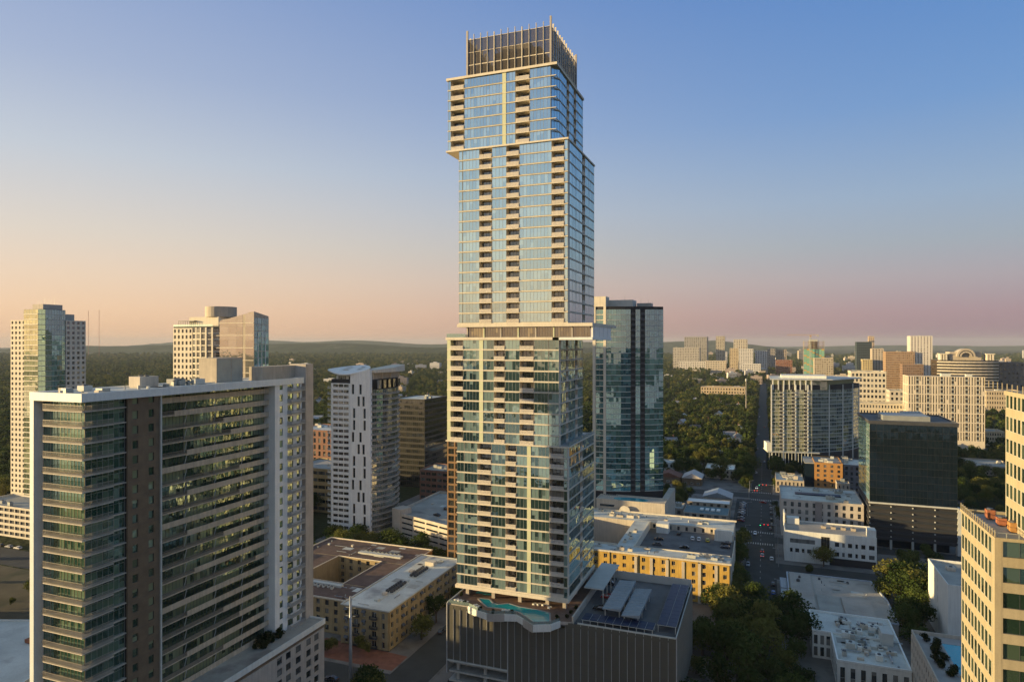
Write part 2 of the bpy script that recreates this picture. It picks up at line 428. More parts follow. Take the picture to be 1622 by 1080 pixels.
def clutter(root, x0, x1, y0, y1, z, n, seed):
    """patches, pipes, vents and small boxes lying about on a flat roof"""
    r = random.Random(seed)
    for k in range(n):
        x, y = r.uniform(x0 + 1, x1 - 2), r.uniform(y0 + 1, y1 - 2); t = r.random(); mb = MB()
        if t < .3:
            mb.box(x, min(x1 - .6, x + r.uniform(1.5, 5)), y, min(y1 - .6, y + r.uniform(1.5, 5)), z + .012, z + .03); add('roof_patch', mb.mesh('roof_patch', r.choice([ROOFG, ROOFW, ROOFT, CONC])), root)
        elif t < .55:
            L = r.uniform(3, 9); e = (min(x1 - .6, x + L), y, z + .3) if r.random() < .5 else (x, min(y1 - .6, y + L), z + .3)
            mb.tube((x, y, z + .3), e, r.uniform(.07, .16), n=6); add('roof_pipe', mb.mesh('roof_pipe', r.choice([STEEL, LGREY, CONC])), root)
        elif t < .8:
            mb.tube((x, y, z), (x, y, z + r.uniform(.5, 1.1)), r.uniform(.12, .3), n=8); add('roof_vent', mb.mesh('roof_vent', r.choice([STEEL, DGREY, LGREY])), root)
        else:
            w, d = r.uniform(.8, 2), r.uniform(.8, 2); mb.box(x, x + w, y, y + d, z, z + r.uniform(.4, 1.1)); add('roof_hatch', mb.mesh('roof_hatch', r.choice([LGREY, BEIGE, GREY])), root)
# ================================================================ ground, roads
def ground_mat():
    m = bpy.data.materials.new('earth_and_grass'); n, l, out = nodes_of(m)
    b = n.new('ShaderNodeBsdfPrincipled'); b.inputs['Roughness'].default_value = 1; b.inputs['Specular IOR Level'].default_value = .1; l.new(b.outputs[0], out.inputs[0])
    g = n.new('ShaderNodeNewGeometry')
    t = n.new('ShaderNodeTexNoise'); t.inputs['Scale'].default_value = .012; t.inputs['Detail'].default_value = 8; l.new(g.outputs['Position'], t.inputs['Vector'])
    cr = n.new('ShaderNodeValToRGB'); e = cr.color_ramp.elements
    e[0].position, e[0].color = .35, (.020, .030, .012, 1); e[1].position, e[1].color = .62, (.045, .055, .022, 1); k = e.new(.72); k.color = (.11, .095, .06, 1)
    l.new(t.outputs[0], cr.inputs[0]); l.new(cr.outputs[0], b.inputs['Base Color'])
    bp = n.new('ShaderNodeBump'); bp.inputs['Strength'].default_value = .6; bp.inputs['Distance'].default_value = 2; 
    t2 = n.new('ShaderNodeTexNoise'); t2.inputs['Scale'].default_value = .3; l.new(g.outputs['Position'], t2.inputs['Vector']); l.new(t2.outputs[0], bp.inputs['Height']); l.new(bp.outputs[0], b.inputs['Normal'])
    return m
def forest_mat():
    m = bpy.data.materials.new('wooded_hillside'); n, l, out = nodes_of(m)
    b = n.new('ShaderNodeBsdfPrincipled'); b.inputs['Roughness'].default_value = 1; b.inputs['Specular IOR Level'].default_value = 0; l.new(b.outputs[0], out.inputs[0])
    g = n.new('ShaderNodeNewGeometry')
    t = n.new('ShaderNodeTexNoise'); t.inputs['Scale'].default_value = .004; t.inputs['Detail'].default_value = 9; t.inputs['Roughness'].default_value = .65; l.new(g.outputs['Position'], t.inputs['Vector'])
    cr = n.new('ShaderNodeValToRGB'); e = cr.color_ramp.elements
    e[0].position, e[0].color = .36, (.022, .034, .014, 1); e[1].position, e[1].color = .6, (.055, .070, .026, 1); k = e.new(.69); k.color = (.16, .14, .10, 1)
    l.new(t.outputs[0], cr.inputs[0]); l.new(cr.outputs[0], b.inputs['Base Color'])
    bp = n.new('ShaderNodeBump'); bp.inputs['Strength'].default_value = 1; bp.inputs['Distance'].default_value = 14
    t2 = n.new('ShaderNodeTexNoise'); t2.inputs['Scale'].default_value = .035; t2.inputs['Detail'].default_value = 4; l.new(g.outputs['Position'], t2.inputs['Vector']); l.new(t2.outputs[0], bp.inputs['Height']); l.new(bp.outputs[0], b.inputs['Normal'])
    return m
GROUND, FOREST = ground_mat(), forest_mat()
mb = MB(); mb.quad([(-16000, -4000, 0), (16000, -4000, 0), (16000, 22000, 0), (-16000, 22000, 0)])
add('ground', mb.mesh('ground', GROUND), kind='structure')

def sheet(name, m, poly, z):
    mb = MB(); mb.quad([(x, y, z) for x, y in poly]); return add(name, mb.mesh(name, m), kind='structure')
sheet('pavement', PAVE, rect(-175, 130, 150, 640), .008)
sheet('pavement', PAVE, rect(-230, -175, 260, 480), .008)
sheet('road', ASPH, rect(-8.5, 5.5, 150, 1900), .020)                 # the long straight street
sheet('road', ASPH, rect(-17.5, -8.5, 408, 486), .020)                # its angle parking
sheet('road', ASPH, rect(-420, -8.5, 491, 507), .016)                 # crossings
sheet('road', ASPH, rect(5.5, 260, 491, 507), .016)
sheet('road', ASPH, rect(5.5, 200, 384, 396), .016)
sheet('road', ASPH, rect(-114, -100, 176, 480), .020)                 # street beside the podium
sheet('road', ASPH, rect(-230, -114, 176, 188), .016)
sheet('road', ASPH, rect(-100, -8.5, 236, 248), .012)
sheet('road', ASPH, rect(-100, 5, 160, 172), .012)
sheet('road', ASPH, rect(-158, -148, 520, 2600), .020)
sheet('road', ASPH, rect(-420, -230, 214, 232), .016)
for y in (655, 800, 950, 1110, 1280): sheet('road', ASPH, rect(-420, 300, y, y + 10), .014)
LAKE = glass('lake_water', (.02, .035, .035), (.02, .035, .035), 0, .06, (1, 1, 1), rough=.05, wob=.05, wscale=.5)
sheet('lake', LAKE, [(-2500, -700), (2500, -420), (2500, -40), (-2500, -190)], .03)     # the river south of the camera, seen only in the glass
sheet('plaza', BRPAVE, [(-150, 190), (-114.6, 190), (-114.6, 200.5), (-150, 203)], .14)
sheet('field', mat('dry_grass', (.10, .085, .05), rough=1, var=.3, scale=.08, stain=((.035, .045, .02), .05, .5)), rect(-420, -235, 150, 213), .012)
sheet('road', ASPH, rect(-9, 90, 326, 350), .010)
def kerb(x0, x1, y0, y1):
    mb = MB(); mb.box(x0, x1, y0, y1, 0, .13); add('kerb', mb.mesh('kerb', PAVE), kind='structure')
for y0, y1 in ((172, 236), (248, 408), (507, 655), (665, 800)):
    kerb(-8.9, -8.5, y0, y1)
for y0, y1 in ((150, 326), (350, 384), (396, 491), (507, 655), (665, 800)):
    kerb(5.5, 5.9, y0, y1); kerb(5.9, 9.0, y0, y1) if y1 < 500 else None
kerb(-114.6, -114, 188, 300); kerb(-100, -99.4, 176, 236); kerb(-100, -99.4, 248, 300); kerb(-150, -114.6, 188, 190)
me = MB(); me.box(-.08, .08, 0, 3, 0, .004); dash = me.mesh('lane_marking', PAINT)
i = 0
for y in range(180, 640, 9):
    if 486 < y < 508: continue
    add('lane_marking', dash, M=Matrix.Translation((-1.6, y, .026)), kind='structure')
me = MB(); me.box(0, .5, 0, 3.2, 0, .004); bar = me.mesh('crosswalk_stripe', PAINT)
for yy in (485.5, 509, 402, 384.5 - 5):
    for k in range(11): add('crosswalk_stripe', bar, M=Matrix.Translation((-8 + k * 1.2, yy, .026)), kind='structure')

# hills on the horizon
def hills(name, x0, x1, y0, y1, hmax, seed, nx=90, ny=22):
    r = random.Random(seed); ph = [(r.uniform(.0004, .0030), r.uniform(.0002, .0012), r.uniform(0, 6.3), r.uniform(.3, 1)) for _ in range(16)]
    mb = MB(); vs_ = []
    for j in range(ny + 1):
        for i in range(nx + 1):
            x = x0 + (x1 - x0) * i / nx; y = y0 + (y1 - y0) * j / ny
            h = sum(a[3] * math.sin(a[0] * x + a[1] * y + a[2]) for a in ph) / 5 * .32 + .72
            edge = min(1, 5 * j / ny, 5 * (ny - j) / ny, 10 * i / nx, 10 * (nx - i) / nx)
            vs_.append((x, y, max(.5, (hmax * h) * edge + r.uniform(-3, 3) * edge)))
    mb.v = vs_
    for j in range(ny):
        for i in range(nx):
            a = j * (nx + 1) + i; mb.f.append((a, a + 1, a + nx + 2, a + nx + 1)); mb.m.append(0); mb.r.append(0)
    o = add(name, mb.mesh(name, FOREST, True), kind='structure')
hills('hills', -12000, 600, 9000, 13000, 172, 5, 160)
hills('hills', -9000, -1500, 5200, 8200, 112, 3, 120)
hills('hills', 200, 15000, 13000, 17000, 66, 9, 120)

# ================================================================ the tall stepped tower
TX, TY = -75.5, 193.0
tw = thing('residential_tower', 'tall stacked-block glass skyscraper with offset sections and a screened crown', 'skyscraper', TX, 209, 0)
foot(-98, -22, 184, 232, 4)
FH = 3.26
RAIL = mat('cream_railing', (.76, .70, .59), rough=.6, var=.05)
BAL = {}
def tower_block(x0, x1, y1, z0, nf, front, east, gl, name, nwin):
    """front / east: list of (kind, a, b, panes); kinds g glass, b balcony, p green panel, c column"""
    z1 = z0 + nf * FH
    rf, re = 1.9, 1.6
    pbox('core', tw, CONCW, x0 + .25, x1 - re, TY + rf, y1, z0 + .02, z1 - .02)
    f = Fac(tw, (x0, TY), (x1, TY)); fb = Fac(tw, (x0, TY + rf), (x1, TY + rf))
    for kind, a, b, n in front:
        a0, b0 = a - x0, b - x0
        if kind == 'g':
            mb = MB(); mb.box(a, b, TY + .06, TY + rf, z0 + .02, z1 - .02); add('bay_wall', mb.mesh('bay_wall', CREAM), tw)
            for i in range(nf): f.put('window', win(b - a - .1, FH - .42, n, gl, GREY, mu=.06), a0 + .05, -.05, z0 + i * FH + .38)
        elif kind == 'p':
            pbox('green_panel', tw, LIME, a, b, TY - .12, TY + rf, z0 + .4, z1 - .02)
        elif kind == 'c':
            pbox('corner_column', tw, LIME, a, b, TY - .15, TY + rf, z0 + .02, z1 - .02)
        else:
            for i in range(nf):
                z = z0 + i * FH
                fb.put('balcony_door', win(b - a - .5, FH - .55, 3, G_DOOR, DGREY, mu=.08), a0 + .25, 0.0, z + .3)
                f.put('balcony', balcony_mesh(b - a - .04, rf + .25, RAIL, CREAM, bar=.10), a0 + .02, -rf, z + .02)
    # slab edges: one per floor, broken at the balconies
    segs = [(a, b) for k, a, b, n in front if k == 'g']
    eg = [(a, b) for k, a, b, n in east if k == 'g']
    for i in range(nf):
        z = z0 + i * FH; mb = MB()
        mb.box(x0 - .05, x1 + .05, TY - .22, TY + .05, z, z + (.22 if gl is G_SKY else .36))
        t = (.10, .16) if gl is G_SKY else (.20, .34)
        mb.box(x1 - .05, x1 + t[0], TY + .05, y1, z, z + t[1])
        add('slab_edge', mb.mesh('slab_edge', CREAM), tw)
    fe = Fac(tw, (x1, TY), (x1, y1)); feb = Fac(tw, (x1 - re, TY), (x1 - re, y1))
    for kind, a, b, n in east:
        if kind == 'g':
            mb = MB(); mb.box(x1 - re, x1 - .06, a, b, z0 + .02, z1 - .02); add('bay_wall', mb.mesh('bay_wall', CREAM), tw)
            for i in range(nf): fe.put('side_window', win(b - a - .1, FH - .42, n, gl, GREY, mu=.06), a - TY + .05, -.05, z0 + i * FH + .38)
        else:
            for i in range(nf):
                z = z0 + i * FH
                feb.put('balcony_door', win(b - a - .4, FH - .55, 2, G_DOOR, DGREY, mu=.08), a - TY + .2, 0, z + .3)
                fe.put('balcony', balcony_mesh(b - a - .04, re + .1, RAIL, CREAM), a - TY + .02, -re, z + .02)

Z4, Z3, ZA, Z2, Z1 = 30.6, 76.3, 109.2, 114.0, 169.6
tower_block(-92.3, -55.4, 226, Z4, 14,
    [('g', -92.3, -89.7, 2), ('g', -89.65, -85.1, 4), ('b', -85.0, -80.4, 0), ('g', -80.3, -75.5, 4), ('b', -75.4, -72.0, 0), ('g', -71.9, -68.3, 3), ('p', -68.3, -67.1, 0), ('g', -67.1, -61.1, 5), ('b', -61.0, -56.6, 0), ('g', -56.6, -55.4, 1)],
    [('g', 194.9, 207.5, 8), ('b', 207.6, 210.6, 0), ('g', 210.7, 226, 9)], G_LOW, 'low', 0)
tower_block(-95.7, -58.1, 221, Z3, 10,
    [('c', -95.7, -94.5, 0), ('b', -94.5, -90.1, 0), ('g', -90.1, -84.4, 5), ('p', -84.4, -83.1, 0), ('g', -83.1, -79.4, 3), ('b', -79.3, -75.8, 0), ('g', -75.7, -70.8, 4), ('b', -70.7, -66.2, 0), ('g', -66.1, -61.5, 4), ('g', -61.4, -58.1, 3)],
    [('g', 194.9, 200.5, 4), ('b', 200.6, 203.2, 0), ('g', 203.3, 211.5, 5), ('b', 211.6, 214.4, 0), ('g', 214.5, 221, 4)], G_LOW, 'mid', 0)
tower_block(-91.6, -55.3, 226, Z2, 17,
    [('g', -91.6, -90.3, 1), ('g', -90.25, -84.4, 5), ('b', -84.3, -80.2, 0), ('g', -80.1, -75.2, 4), ('b', -75.1, -71.0, 0), ('g', -70.9, -60.4, 9), ('b', -60.3, -56.5, 0), ('g', -56.4, -55.3, 1)],
    [('g', 194.9, 210, 9), ('b', 210.1, 213.6, 0), ('g', 213.7, 226, 8)], G_SKY, 'high', 0)
tower_block(-95.5, -59.0, 224.7, Z1, 7,
    [('g', -95.5, -94.4, 1), ('b', -94.3, -89.8, 0), ('g', -89.7, -76.5, 12), ('p', -76.5, -75.3, 0), ('g', -75.3, -72.2, 3), ('b', -72.0, -67.6, 0), ('g', -67.5, -60.7, 6)],
    [('g', 197.0, 204.5, 5), ('b', 204.6, 207.4, 0), ('g', 207.5, 213.0, 4), ('b', 213.1, 216, 0), ('g', 216.1, 224.7, 5)], G_SKY, 'top', 0)
# notched corner of the top block
f = Fac(tw, (-60.65, 193.1), (-59.05, 197.0))
mb = MB(); mb.prism([(-62.4, 194.9), (-60.7, 193.2), (-59.2, 196.95), (-62.4, 196.95)], Z1 + .02, Z1 + 7 * FH - .02); add('bay_wall', mb.mesh('bay_wall', CREAM), tw)
for i in range(7):
    f.put('side_window', win(f.w - .1, FH - .42, 3, G_SKY, GREY), .05, .05, Z1 + i * FH + .38)
    mb = MB(); f.box(mb, 0, f.w, 0, .25, Z1 + i * FH, Z1 + i * FH + .34); add('slab_edge', mb.mesh('slab_edge', CREAM), tw)
# plates between the blocks
def plate(x0, x1, y0, y1, z0, z1, m=None): pbox('transfer_slab', tw, m or CREAM, x0, x1, y0, y1, z0, z1)
plate(-92.7, -55.0, TY - .5, 226.4, Z4 - 1.0, Z4)
plate(-96.1, -55.0, TY - .5, 226.4, Z3 - .06, Z3 + .34)
plate(-96.1, -58.0, TY - .5, 221.4, ZA - .3, ZA + .55)
plate(-92.0, -47.6, TY - .5, 226.4, Z2 - 1.0, Z2 - .02)
plate(-96.0, -55.0, TY - .5, 226.4, Z1 - .22, Z1 + .3)
plate(-95.9, -58.6, TY - .5, 225.1, Z1 + 7 * FH - .02, Z1 + 7 * FH + .75)
pbox('terrace_deck', tw, TILE, -58.0, -55.2, TY, 226, Z3 + .34, Z3 + .42)
pbox('glass_railing', tw, RAILG, -55.25, -55.2, TY, 226, Z3 + .42, Z3 + 1.5)
# amenity floor with its white cantilevered box
pbox('core', tw, G_AMEN, -86, -60, TY + 9, 222, ZA + .55, Z2 - 1.0)
plate(-60, -47.6, TY - .5, 219.0, ZA - .3, ZA + .5, WPANEL)
fa = Fac(tw, (-89.0, TY + 1.2), (-48.4, TY + 1.2))
u = 0
for k in range(7):
    w = fa.w / 7
    fa.put('amenity_window', win(w - .4, Z2 - 1.0 - ZA - .6, 6, G_AMEN, DGREY), k * w + .2, 0, ZA + .57)
    mb = MB(); fa.box(mb, k * w - .2, k * w + .2, -.5, .45, ZA + .55, Z2 - 1.0); add('column', mb.mesh('column', LIME if k % 2 else CONCW), tw)
pbox('side_wall', tw, WPANEL, -48.3, -47.8, TY + .9, 218.7, ZA + .5, Z2 - 1.0)
for k in range(4): pbox('panel_joint', tw, GREY, -47.8, -47.76, TY + 3 + k * 6, TY + 3.08 + k * 6, ZA + .5, Z2 - 1.0)
pbox('glass_railing', tw, RAILG, -95.8, -89.2, TY - .4, TY - .34, ZA + .55, ZA + 1.75)
pbox('glass_railing', tw, RAILG, -95.8, -95.74, TY - .34, 221, ZA + .55, ZA + 1.75)
pbox('terrace_wall', tw, TILE, -95.6, -89.3, TY + .1, 221, ZA + .55, ZA + .6)
# crown
CZ = Z1 + 7 * FH + .75
cx0, cx1, cy1 = -88.6, -60.7, 222.0
pbox('penthouse', tw, TAN, -82, -66, 199, 216, CZ, CZ + 8.5)
pbox('cooling_tower', tw, BEIGE, -80, -70, 201, 213, CZ + 8.5, CZ + 11.2)
pbox('cooling_tower', tw, GREY, -86.5, -83.2, 198, 206, CZ, CZ + 5)
mb = MB()
for a, b in (((-87.5, 195, CZ), (-82, 195, CZ + 8)), ((-82, 195, CZ), (-87, 195, CZ + 8)), ((-80, 195.5, CZ + 9), (-74, 195.5, CZ))): mb.tube(a, b, .16, n=6)
add('brace', mb.mesh('brace', TAN), tw)
# furniture on some of the balconies
furn = []
for k in range(3):
    mb = MB(); mb.box(0, .6, 0, .6, .0, .45); mb.box(0, .6, .5, .6, .45, .95); mb.box(.9, 1.4, .1, .6, .35, .42); mb.box(1.1, 1.18, .3, .38, 0, .35)
    if k: mb.box(1.7, 2.3, 0, .6, 0, .42); mb.box(1.7, 2.3, .5, .6, .42, .9)
    furn.append(mb.mesh('balcony_furniture', [DGREY, DECKW, LGREY][k]))
for o in [o for o in bpy.data.objects if o.parent is tw and o.name.startswith('balcony') and not o.name.startswith('balcony_door')]:
    if random.random() < .55: add('furniture', random.choice(furn), o, WM[o.name] @ Matrix.Translation((random.uniform(.2, 1.2), -1.5, .29)))
nfr, ner = 12, 12
for side in ('s', 'e', 'w', 'n'):
    ff = faces(tw, cx0, cx1, TY, cy1, side); nn = nfr
    for k in range(nn + 1):
        big = k in (0, nn); mid = k % 4 == 0
        w = .28 if big else (.13 if mid else .065)
        top = CZ + (14.3 if big else (12.6 if mid else 13.0))
        if big and (side in ('n', 'w') or (side == 'e' and k == 0)): continue
        mb = MB(); ff.box(mb, k * ff.w / nn - w, k * ff.w / nn + w, -.25, .28, CZ - .4, top); add('fin', mb.mesh('fin', CREAM if not big else CONCW), tw)
    for k in range(nn):
        for z0, z1 in ((.1, 3.1), (3.35, 7.2), (7.3, 11.3)):
            mb = MB(); ff.box(mb, k * ff.w / nn + .12, (k + 1) * ff.w / nn - .12, -.02, .03, CZ + z0, CZ + z1); add('screen_panel', mb.mesh('screen_panel', MESHP), tw)
    mb = MB()
    for z in (0, 3.1, 7.2, 11.3): ff.box(mb, .4, ff.w - .4, -.1, .12, CZ + z, CZ + z + (.25 if z == 3.1 else .12))
    add('rail', mb.mesh('rail', CREAM), tw)

# ---------------------------------------------------------------- podium
pd = thing('parking_podium', 'dark screened parking podium with pool deck and rooftop parking under the skyscraper', 'podium', -57, 207, 0)
px0, px1, py0, py1, PZ = -92.4, -22.4, 186.2, 229.5, 26.0
for k in range(9):
    z = 2.6 + 2.9 * k
    if z > PZ - .5: break
    pbox('parking_slab', pd, CONC, px0 + .4, px1 - .4, py0 + .5, py1 - .4, z, z + .55)
pbox('core', pd, DARK, px0 + 9, px1 - 9, py0 + 9, py1 - 6, 0, PZ - .5)
pbox('deck_slab', pd, DECKA, px0 + .1, px1 - .1, py0 + .1, py1 - .1, PZ - .6, PZ)
mbc = MB(); mbc.box(-.45, .45, -.45, .45, 0, PZ - .6); colm = mbc.mesh('column', CONC)
for k in range(8): add('column', colm, pd, Matrix.Translation((px0 + 3 + k * 9.2, py0 + 2.0, 0)))
fs, fe = faces(pd, px0, px1, py0, py1, 's'), faces(pd, px0, px1, py0, py1, 'e'); fw = faces(pd, px0, px1, py0, py1, 'w')
nb = 31; bw = fs.w / nb
for k in range(nb):
    lo = 9.6 if k < 9 else 6.0
    mb = MB(); fs.box(mb, k * bw + .06, (k + 1) * bw - .06, .0, .03, lo, PZ + (.6 if not 3 <= k < 17 else -1.2)); add('screen_panel', mb.mesh('screen_panel', SCREEN), pd)
for k in range(nb + 1):
    lo = (8.6 if 0 < k < 9 else 5.4); w = .14 if k in (0, 9, nb) else .055
    mb = MB(); fs.box(mb, k * bw - w, k * bw + w, .02, .32, lo, PZ + (-.6 if k % nb else 1.1)); add('fin', mb.mesh('fin', mat('fin_grey', (.40, .40, .39), rough=.5)), pd)
mb = MB(); fs.box(mb, 0, 9 * bw, .05, .4, 9.3, 9.65); fs.box(mb, 9 * bw, fs.w, .05, .4, 5.7, 6.05); add('screen_sill', mb.mesh('screen_sill', LGREY), pd)
for z in (12.2, 15.1, 18.0, 20.9, 23.8):
    mb = MB(); fs.box(mb, 0, fs.w, .04, .07, z, z + .06); add('screen_rail', mb.mesh('screen_rail', DGREY), pd)
mb = MB(); fs.box(mb, 0, fs.w, -2, -.2, 0, 2.6); fs.box(mb, 9 * bw, fs.w, -.4, 0, 0, 5.2); add('street_wall', mb.mesh('street_wall', G_WIN), pd)
for ff, nn in ((fe, 20), (fw, 20)):
    for k in range(nn):
        mb = MB(); ff.box(mb, k * ff.w / nn + .05, (k + 1) * ff.w / nn - .05, 0, .03, 5, PZ + 1.0); add('screen_panel', mb.mesh('screen_panel', SCREEN if ff is fe else CONC), pd)
        mb = MB(); ff.box(mb, k * ff.w / nn - .03, k * ff.w / nn + .03, .02, .12, 4.5, PZ + 1.0); add('fin', mb.mesh('fin', LGREY), pd)
mb = MB(); mb.box(-50.5, px1, py0, py0 + .3, PZ, PZ + 1.0); mb.box(px1 - .3, px1 - .002, py0 + .3, py1, PZ, PZ + 1.05); mb.box(px0, px0 + .3, py0, py1, PZ, PZ + 1.4); mb.box(px0 + .3, px1 - .3, py1 - .3, py1, PZ, PZ + 2.6)
add('parapet', mb.mesh('parapet', LGREY), pd)
# pool terrace: a jagged slab that leans out over the screen
edge = [(-92.2, 186.4), (-85.1, 186.2), (-82.0, 184.6), (-77.4, 182.8), (-72.5, 184.4), (-69.1, 185.4), (-66.0, 183.2), (-62.1, 180.3), (-57.4, 182.4), (-55.6, 185.6), (-52.4, 186.4)]
mb = MB(); mb.prism(edge + [(-52.4, 228.8), (-92.2, 228.8)], PZ + .02, PZ + .9, 0, 1); add('pool_terrace', mb.mesh('pool_terrace', [CONCW, DECKW]), pd)
for k in range(1, 9):
    ff = Fac(pd, edge[k], edge[k + 1]); mb = MB(); ff.box(mb, 0, ff.w, -.35, .25, PZ - 1.2 + .2 * (k % 3), PZ + 1.05); add('terrace_edge', mb.mesh('terrace_edge', WHITE if k % 3 else CONCW), pd)
    mb = MB(); ff.box(mb, .1, ff.w - .1, -.1, -.05, PZ + 1.05, PZ + 1.95); add('glass_railing', mb.mesh('glass_railing', RAILG), pd)
mb = MB(); mb.box(px0 + .4, -85.2, py0 + .15, py0 + .45, PZ + .9, PZ + 1.9); add('glass_railing', mb.mesh('glass_railing', RAILG), pd)
pool = [(-84.6, 193.0), (-82.0, 190.2), (-79.4, 187.8), (-74.2, 188.4), (-68.6, 187.6), (-65.6, 185.0), (-62.4, 182.4), (-58.4, 184.4), (-60.4, 190.2), (-64.4, 191.0), (-70.3, 191.2), (-74.2, 192.4), (-77.0, 190.6), (-79.0, 190.9), (-81.2, 193.4)]
mb = MB(); mb.prism(pool, PZ + .85, PZ + .95); add('pool_water', mb.mesh('pool_water', WATER), pd)
for k in range(len(pool)):
    ff = Fac(pd, pool[k], pool[(k + 1) % len(pool)]); mb = MB(); ff.box(mb, 0, ff.w, 0, .5, PZ + .88, PZ + 1.0); add('pool_coping', mb.mesh('pool_coping', TILE), pd)
mb = MB(); mb.box(-87.5, -81.5, 196.8, 201.6, PZ + .88, PZ + .97); add('spa_water', mb.mesh('spa_water', WATER), pd)
mb = MB(); mb.box(-.55, .55, -.55, .55, PZ + .9, Z4 - 1.0); cm = mb.mesh('column', CONCW)
for x in (-89.5, -80.5, -71.5, -62.5, -57):
    for y in (195.5, 208, 222): add('column', cm, pd, Matrix.Translation((x, y, 0)))
pbox('lobby_wall', pd, BROWNW, -88, -66, 203.5, 224, PZ + .9, Z4 - 1.0)
pbox('lobby_window', pd, G_WIN, -66, -57.8, 206, 224, PZ + .9, Z4 - 1.0)
pbox('terrace_wall', pd, BEIGE, -52.4, -51.9, 187, 228.6, PZ, PZ + 2.2)
pbox('walkway_roof', pd, LGREY, -53.2, -47.0, 204, 229, PZ + 4.6, PZ + 4.9)
for k in range(5): pbox('post', pd, LGREY, -47.4, -47.15, 205 + k * 5.6, 205.25 + k * 5.6, PZ, PZ + 4.6)
mb = MB(); mb.box(-.9, .9, -.35, .35, .25, .38); mb.box(-.9, -.25, -.33, .33, .38, .62)
for x in (-.8, .8):
    for y in (-.3, .3): mb.box(x - .04, x + .04, y - .03, y + .03, 0, .25)
lou = mb.mesh('sun_lounger', WHITE)
spots = [(-90.5, 189.0), (-89.3, 188.8), (-88.1, 188.6), (-86.9, 188.4), (-83.2, 187.2), (-82.0, 186.4), (-73.5, 186.6), (-72.3, 186.9), (-66.5, 194.6), (-65.1, 194.8), (-63.6, 195.0), (-61.2, 193.6)]
for k, (x, y) in enumerate(spots):
    g = 'white sun loungers on the pool terrace'
    tag(add('sun_lounger', lou, None, Matrix.Translation((x, y, PZ + .9)) @ Matrix.Rotation(1.2 + .1 * (k % 3), 4, 'Z')), 'small white sun lounger on the pool terrace under the skyscraper', 'sun lounger', g)
# rooftop parking canopies
for (x0, x1, y0, y1, za, zb) in ((-44.6, -39.2, 192.5, 217.5, 29.4, 29.9), (-38.6, -33.4, 190.8, 213.0, 28.9, 29.5)):
    cn = thing('car_canopy', 'wide grey-blue metal carport roof beside the walkway' if x0 < -40 else 'narrower grey-blue metal carport roof nearer the solar arrays', 'canopy', (x0 + x1) / 2, (y0 + y1) / 2, PZ)
    mb = MB(); mb.prism(rect(x0, x1, y0, y1), za, [za + .25, zb + .25, zb + .25, za + .25]); add('roof', mb.mesh('roof', SHADE), cn)
    for k in range(12): pbox('seam', cn, SHADE, x0 + .02, x1 - .02, y0 + (k + .5) * (y1 - y0) / 12, y0 + (k + .5) * (y1 - y0) / 12 + .06, zb + .2, zb + .32)
    for k in range(4):
        for x in (x0 + .5, x1 - .7): pbox('post', cn, LGREY, x, x + .2, y0 + 1 + k * (y1 - y0 - 2) / 3, y0 + 1.2 + k * (y1 - y0 - 2) / 3, PZ, za)
def solar(x0, x1, y0, y1, nx, ny, z, label):
    so = thing('solar_array', label, 'solar array', (x0 + x1) / 2, (y0 + y1) / 2, PZ)
    for i in range(nx):
        for j in range(ny):
            a, b = x0 + (x1 - x0) * i / nx, x0 + (x1 - x0) * (i + 1) / nx; c, d = y0 + (y1 - y0) * j / ny, y0 + (y1 - y0) * (j + 1) / ny
            pbox('solar_panel', so, SOLAR, a + .06, b - .06, c + .06, d - .06, z, z + .06)
    pbox('frame', so, LGREY, x0, x1, y0, y1, z - .14, z - .04)
    for i in range(nx + 1):
        for j in (0, 1):
            x = x0 + .3 + (x1 - x0 - .6) * i / nx; y = y0 + .4 if j == 0 else y1 - .5
            if nx < 4 and i == 1: continue
            pbox('post', so, LGREY, x - .08, x + .08, y - .08, y + .08, PZ, z - .14)
    mb = MB(); 
solar(-49.5, -28.9, 186.9, 192.0, 9, 2, 27.9, 'dark blue solar panels in a row along the front edge of the podium')
solar(-28.4, -23.0, 190.5, 224.5, 2, 12, 28.2, 'dark blue solar panels running back along the podium side')

# ================================================================ slab building at the left
LB = thing('slab_apartment_building', 'broad residential slab with white roof frame, banded balconies and brown stone strip', 'apartment block', -134, 128, 0)
foot(-145, -118, 90, 168, 3)
lf, lz0, lnf = 3.2, 27.0, 21
ltop = lz0 + lnf * lf      # 94.2
ZR = 97.6
pbox('core', LB, DARK, -139.5, -130.06, 94.06, 159, lz0, ZR - 1.3)
pbox('core', LB, DARK, -130.0, -127.56, 94.06, 102.8, lz0, ZR - 1.3)
# roof plate
mb = MB(); mb.prism(rect(-140.8, -125.6, 91.9, 159.6), ZR - 1.35, ZR, 0, 1); add('roof_frame', mb.mesh('roof_frame', [WPANEL, ROOFW]), LB)
parapet(LB, rect(-140.8, -125.6, 91.9, 159.6), ZR, .35, .5, WPANEL)
pbox('frame_column', LB, WPANEL, -140.75, -139.6, 91.95, 97, 20, ZR - 1.36)
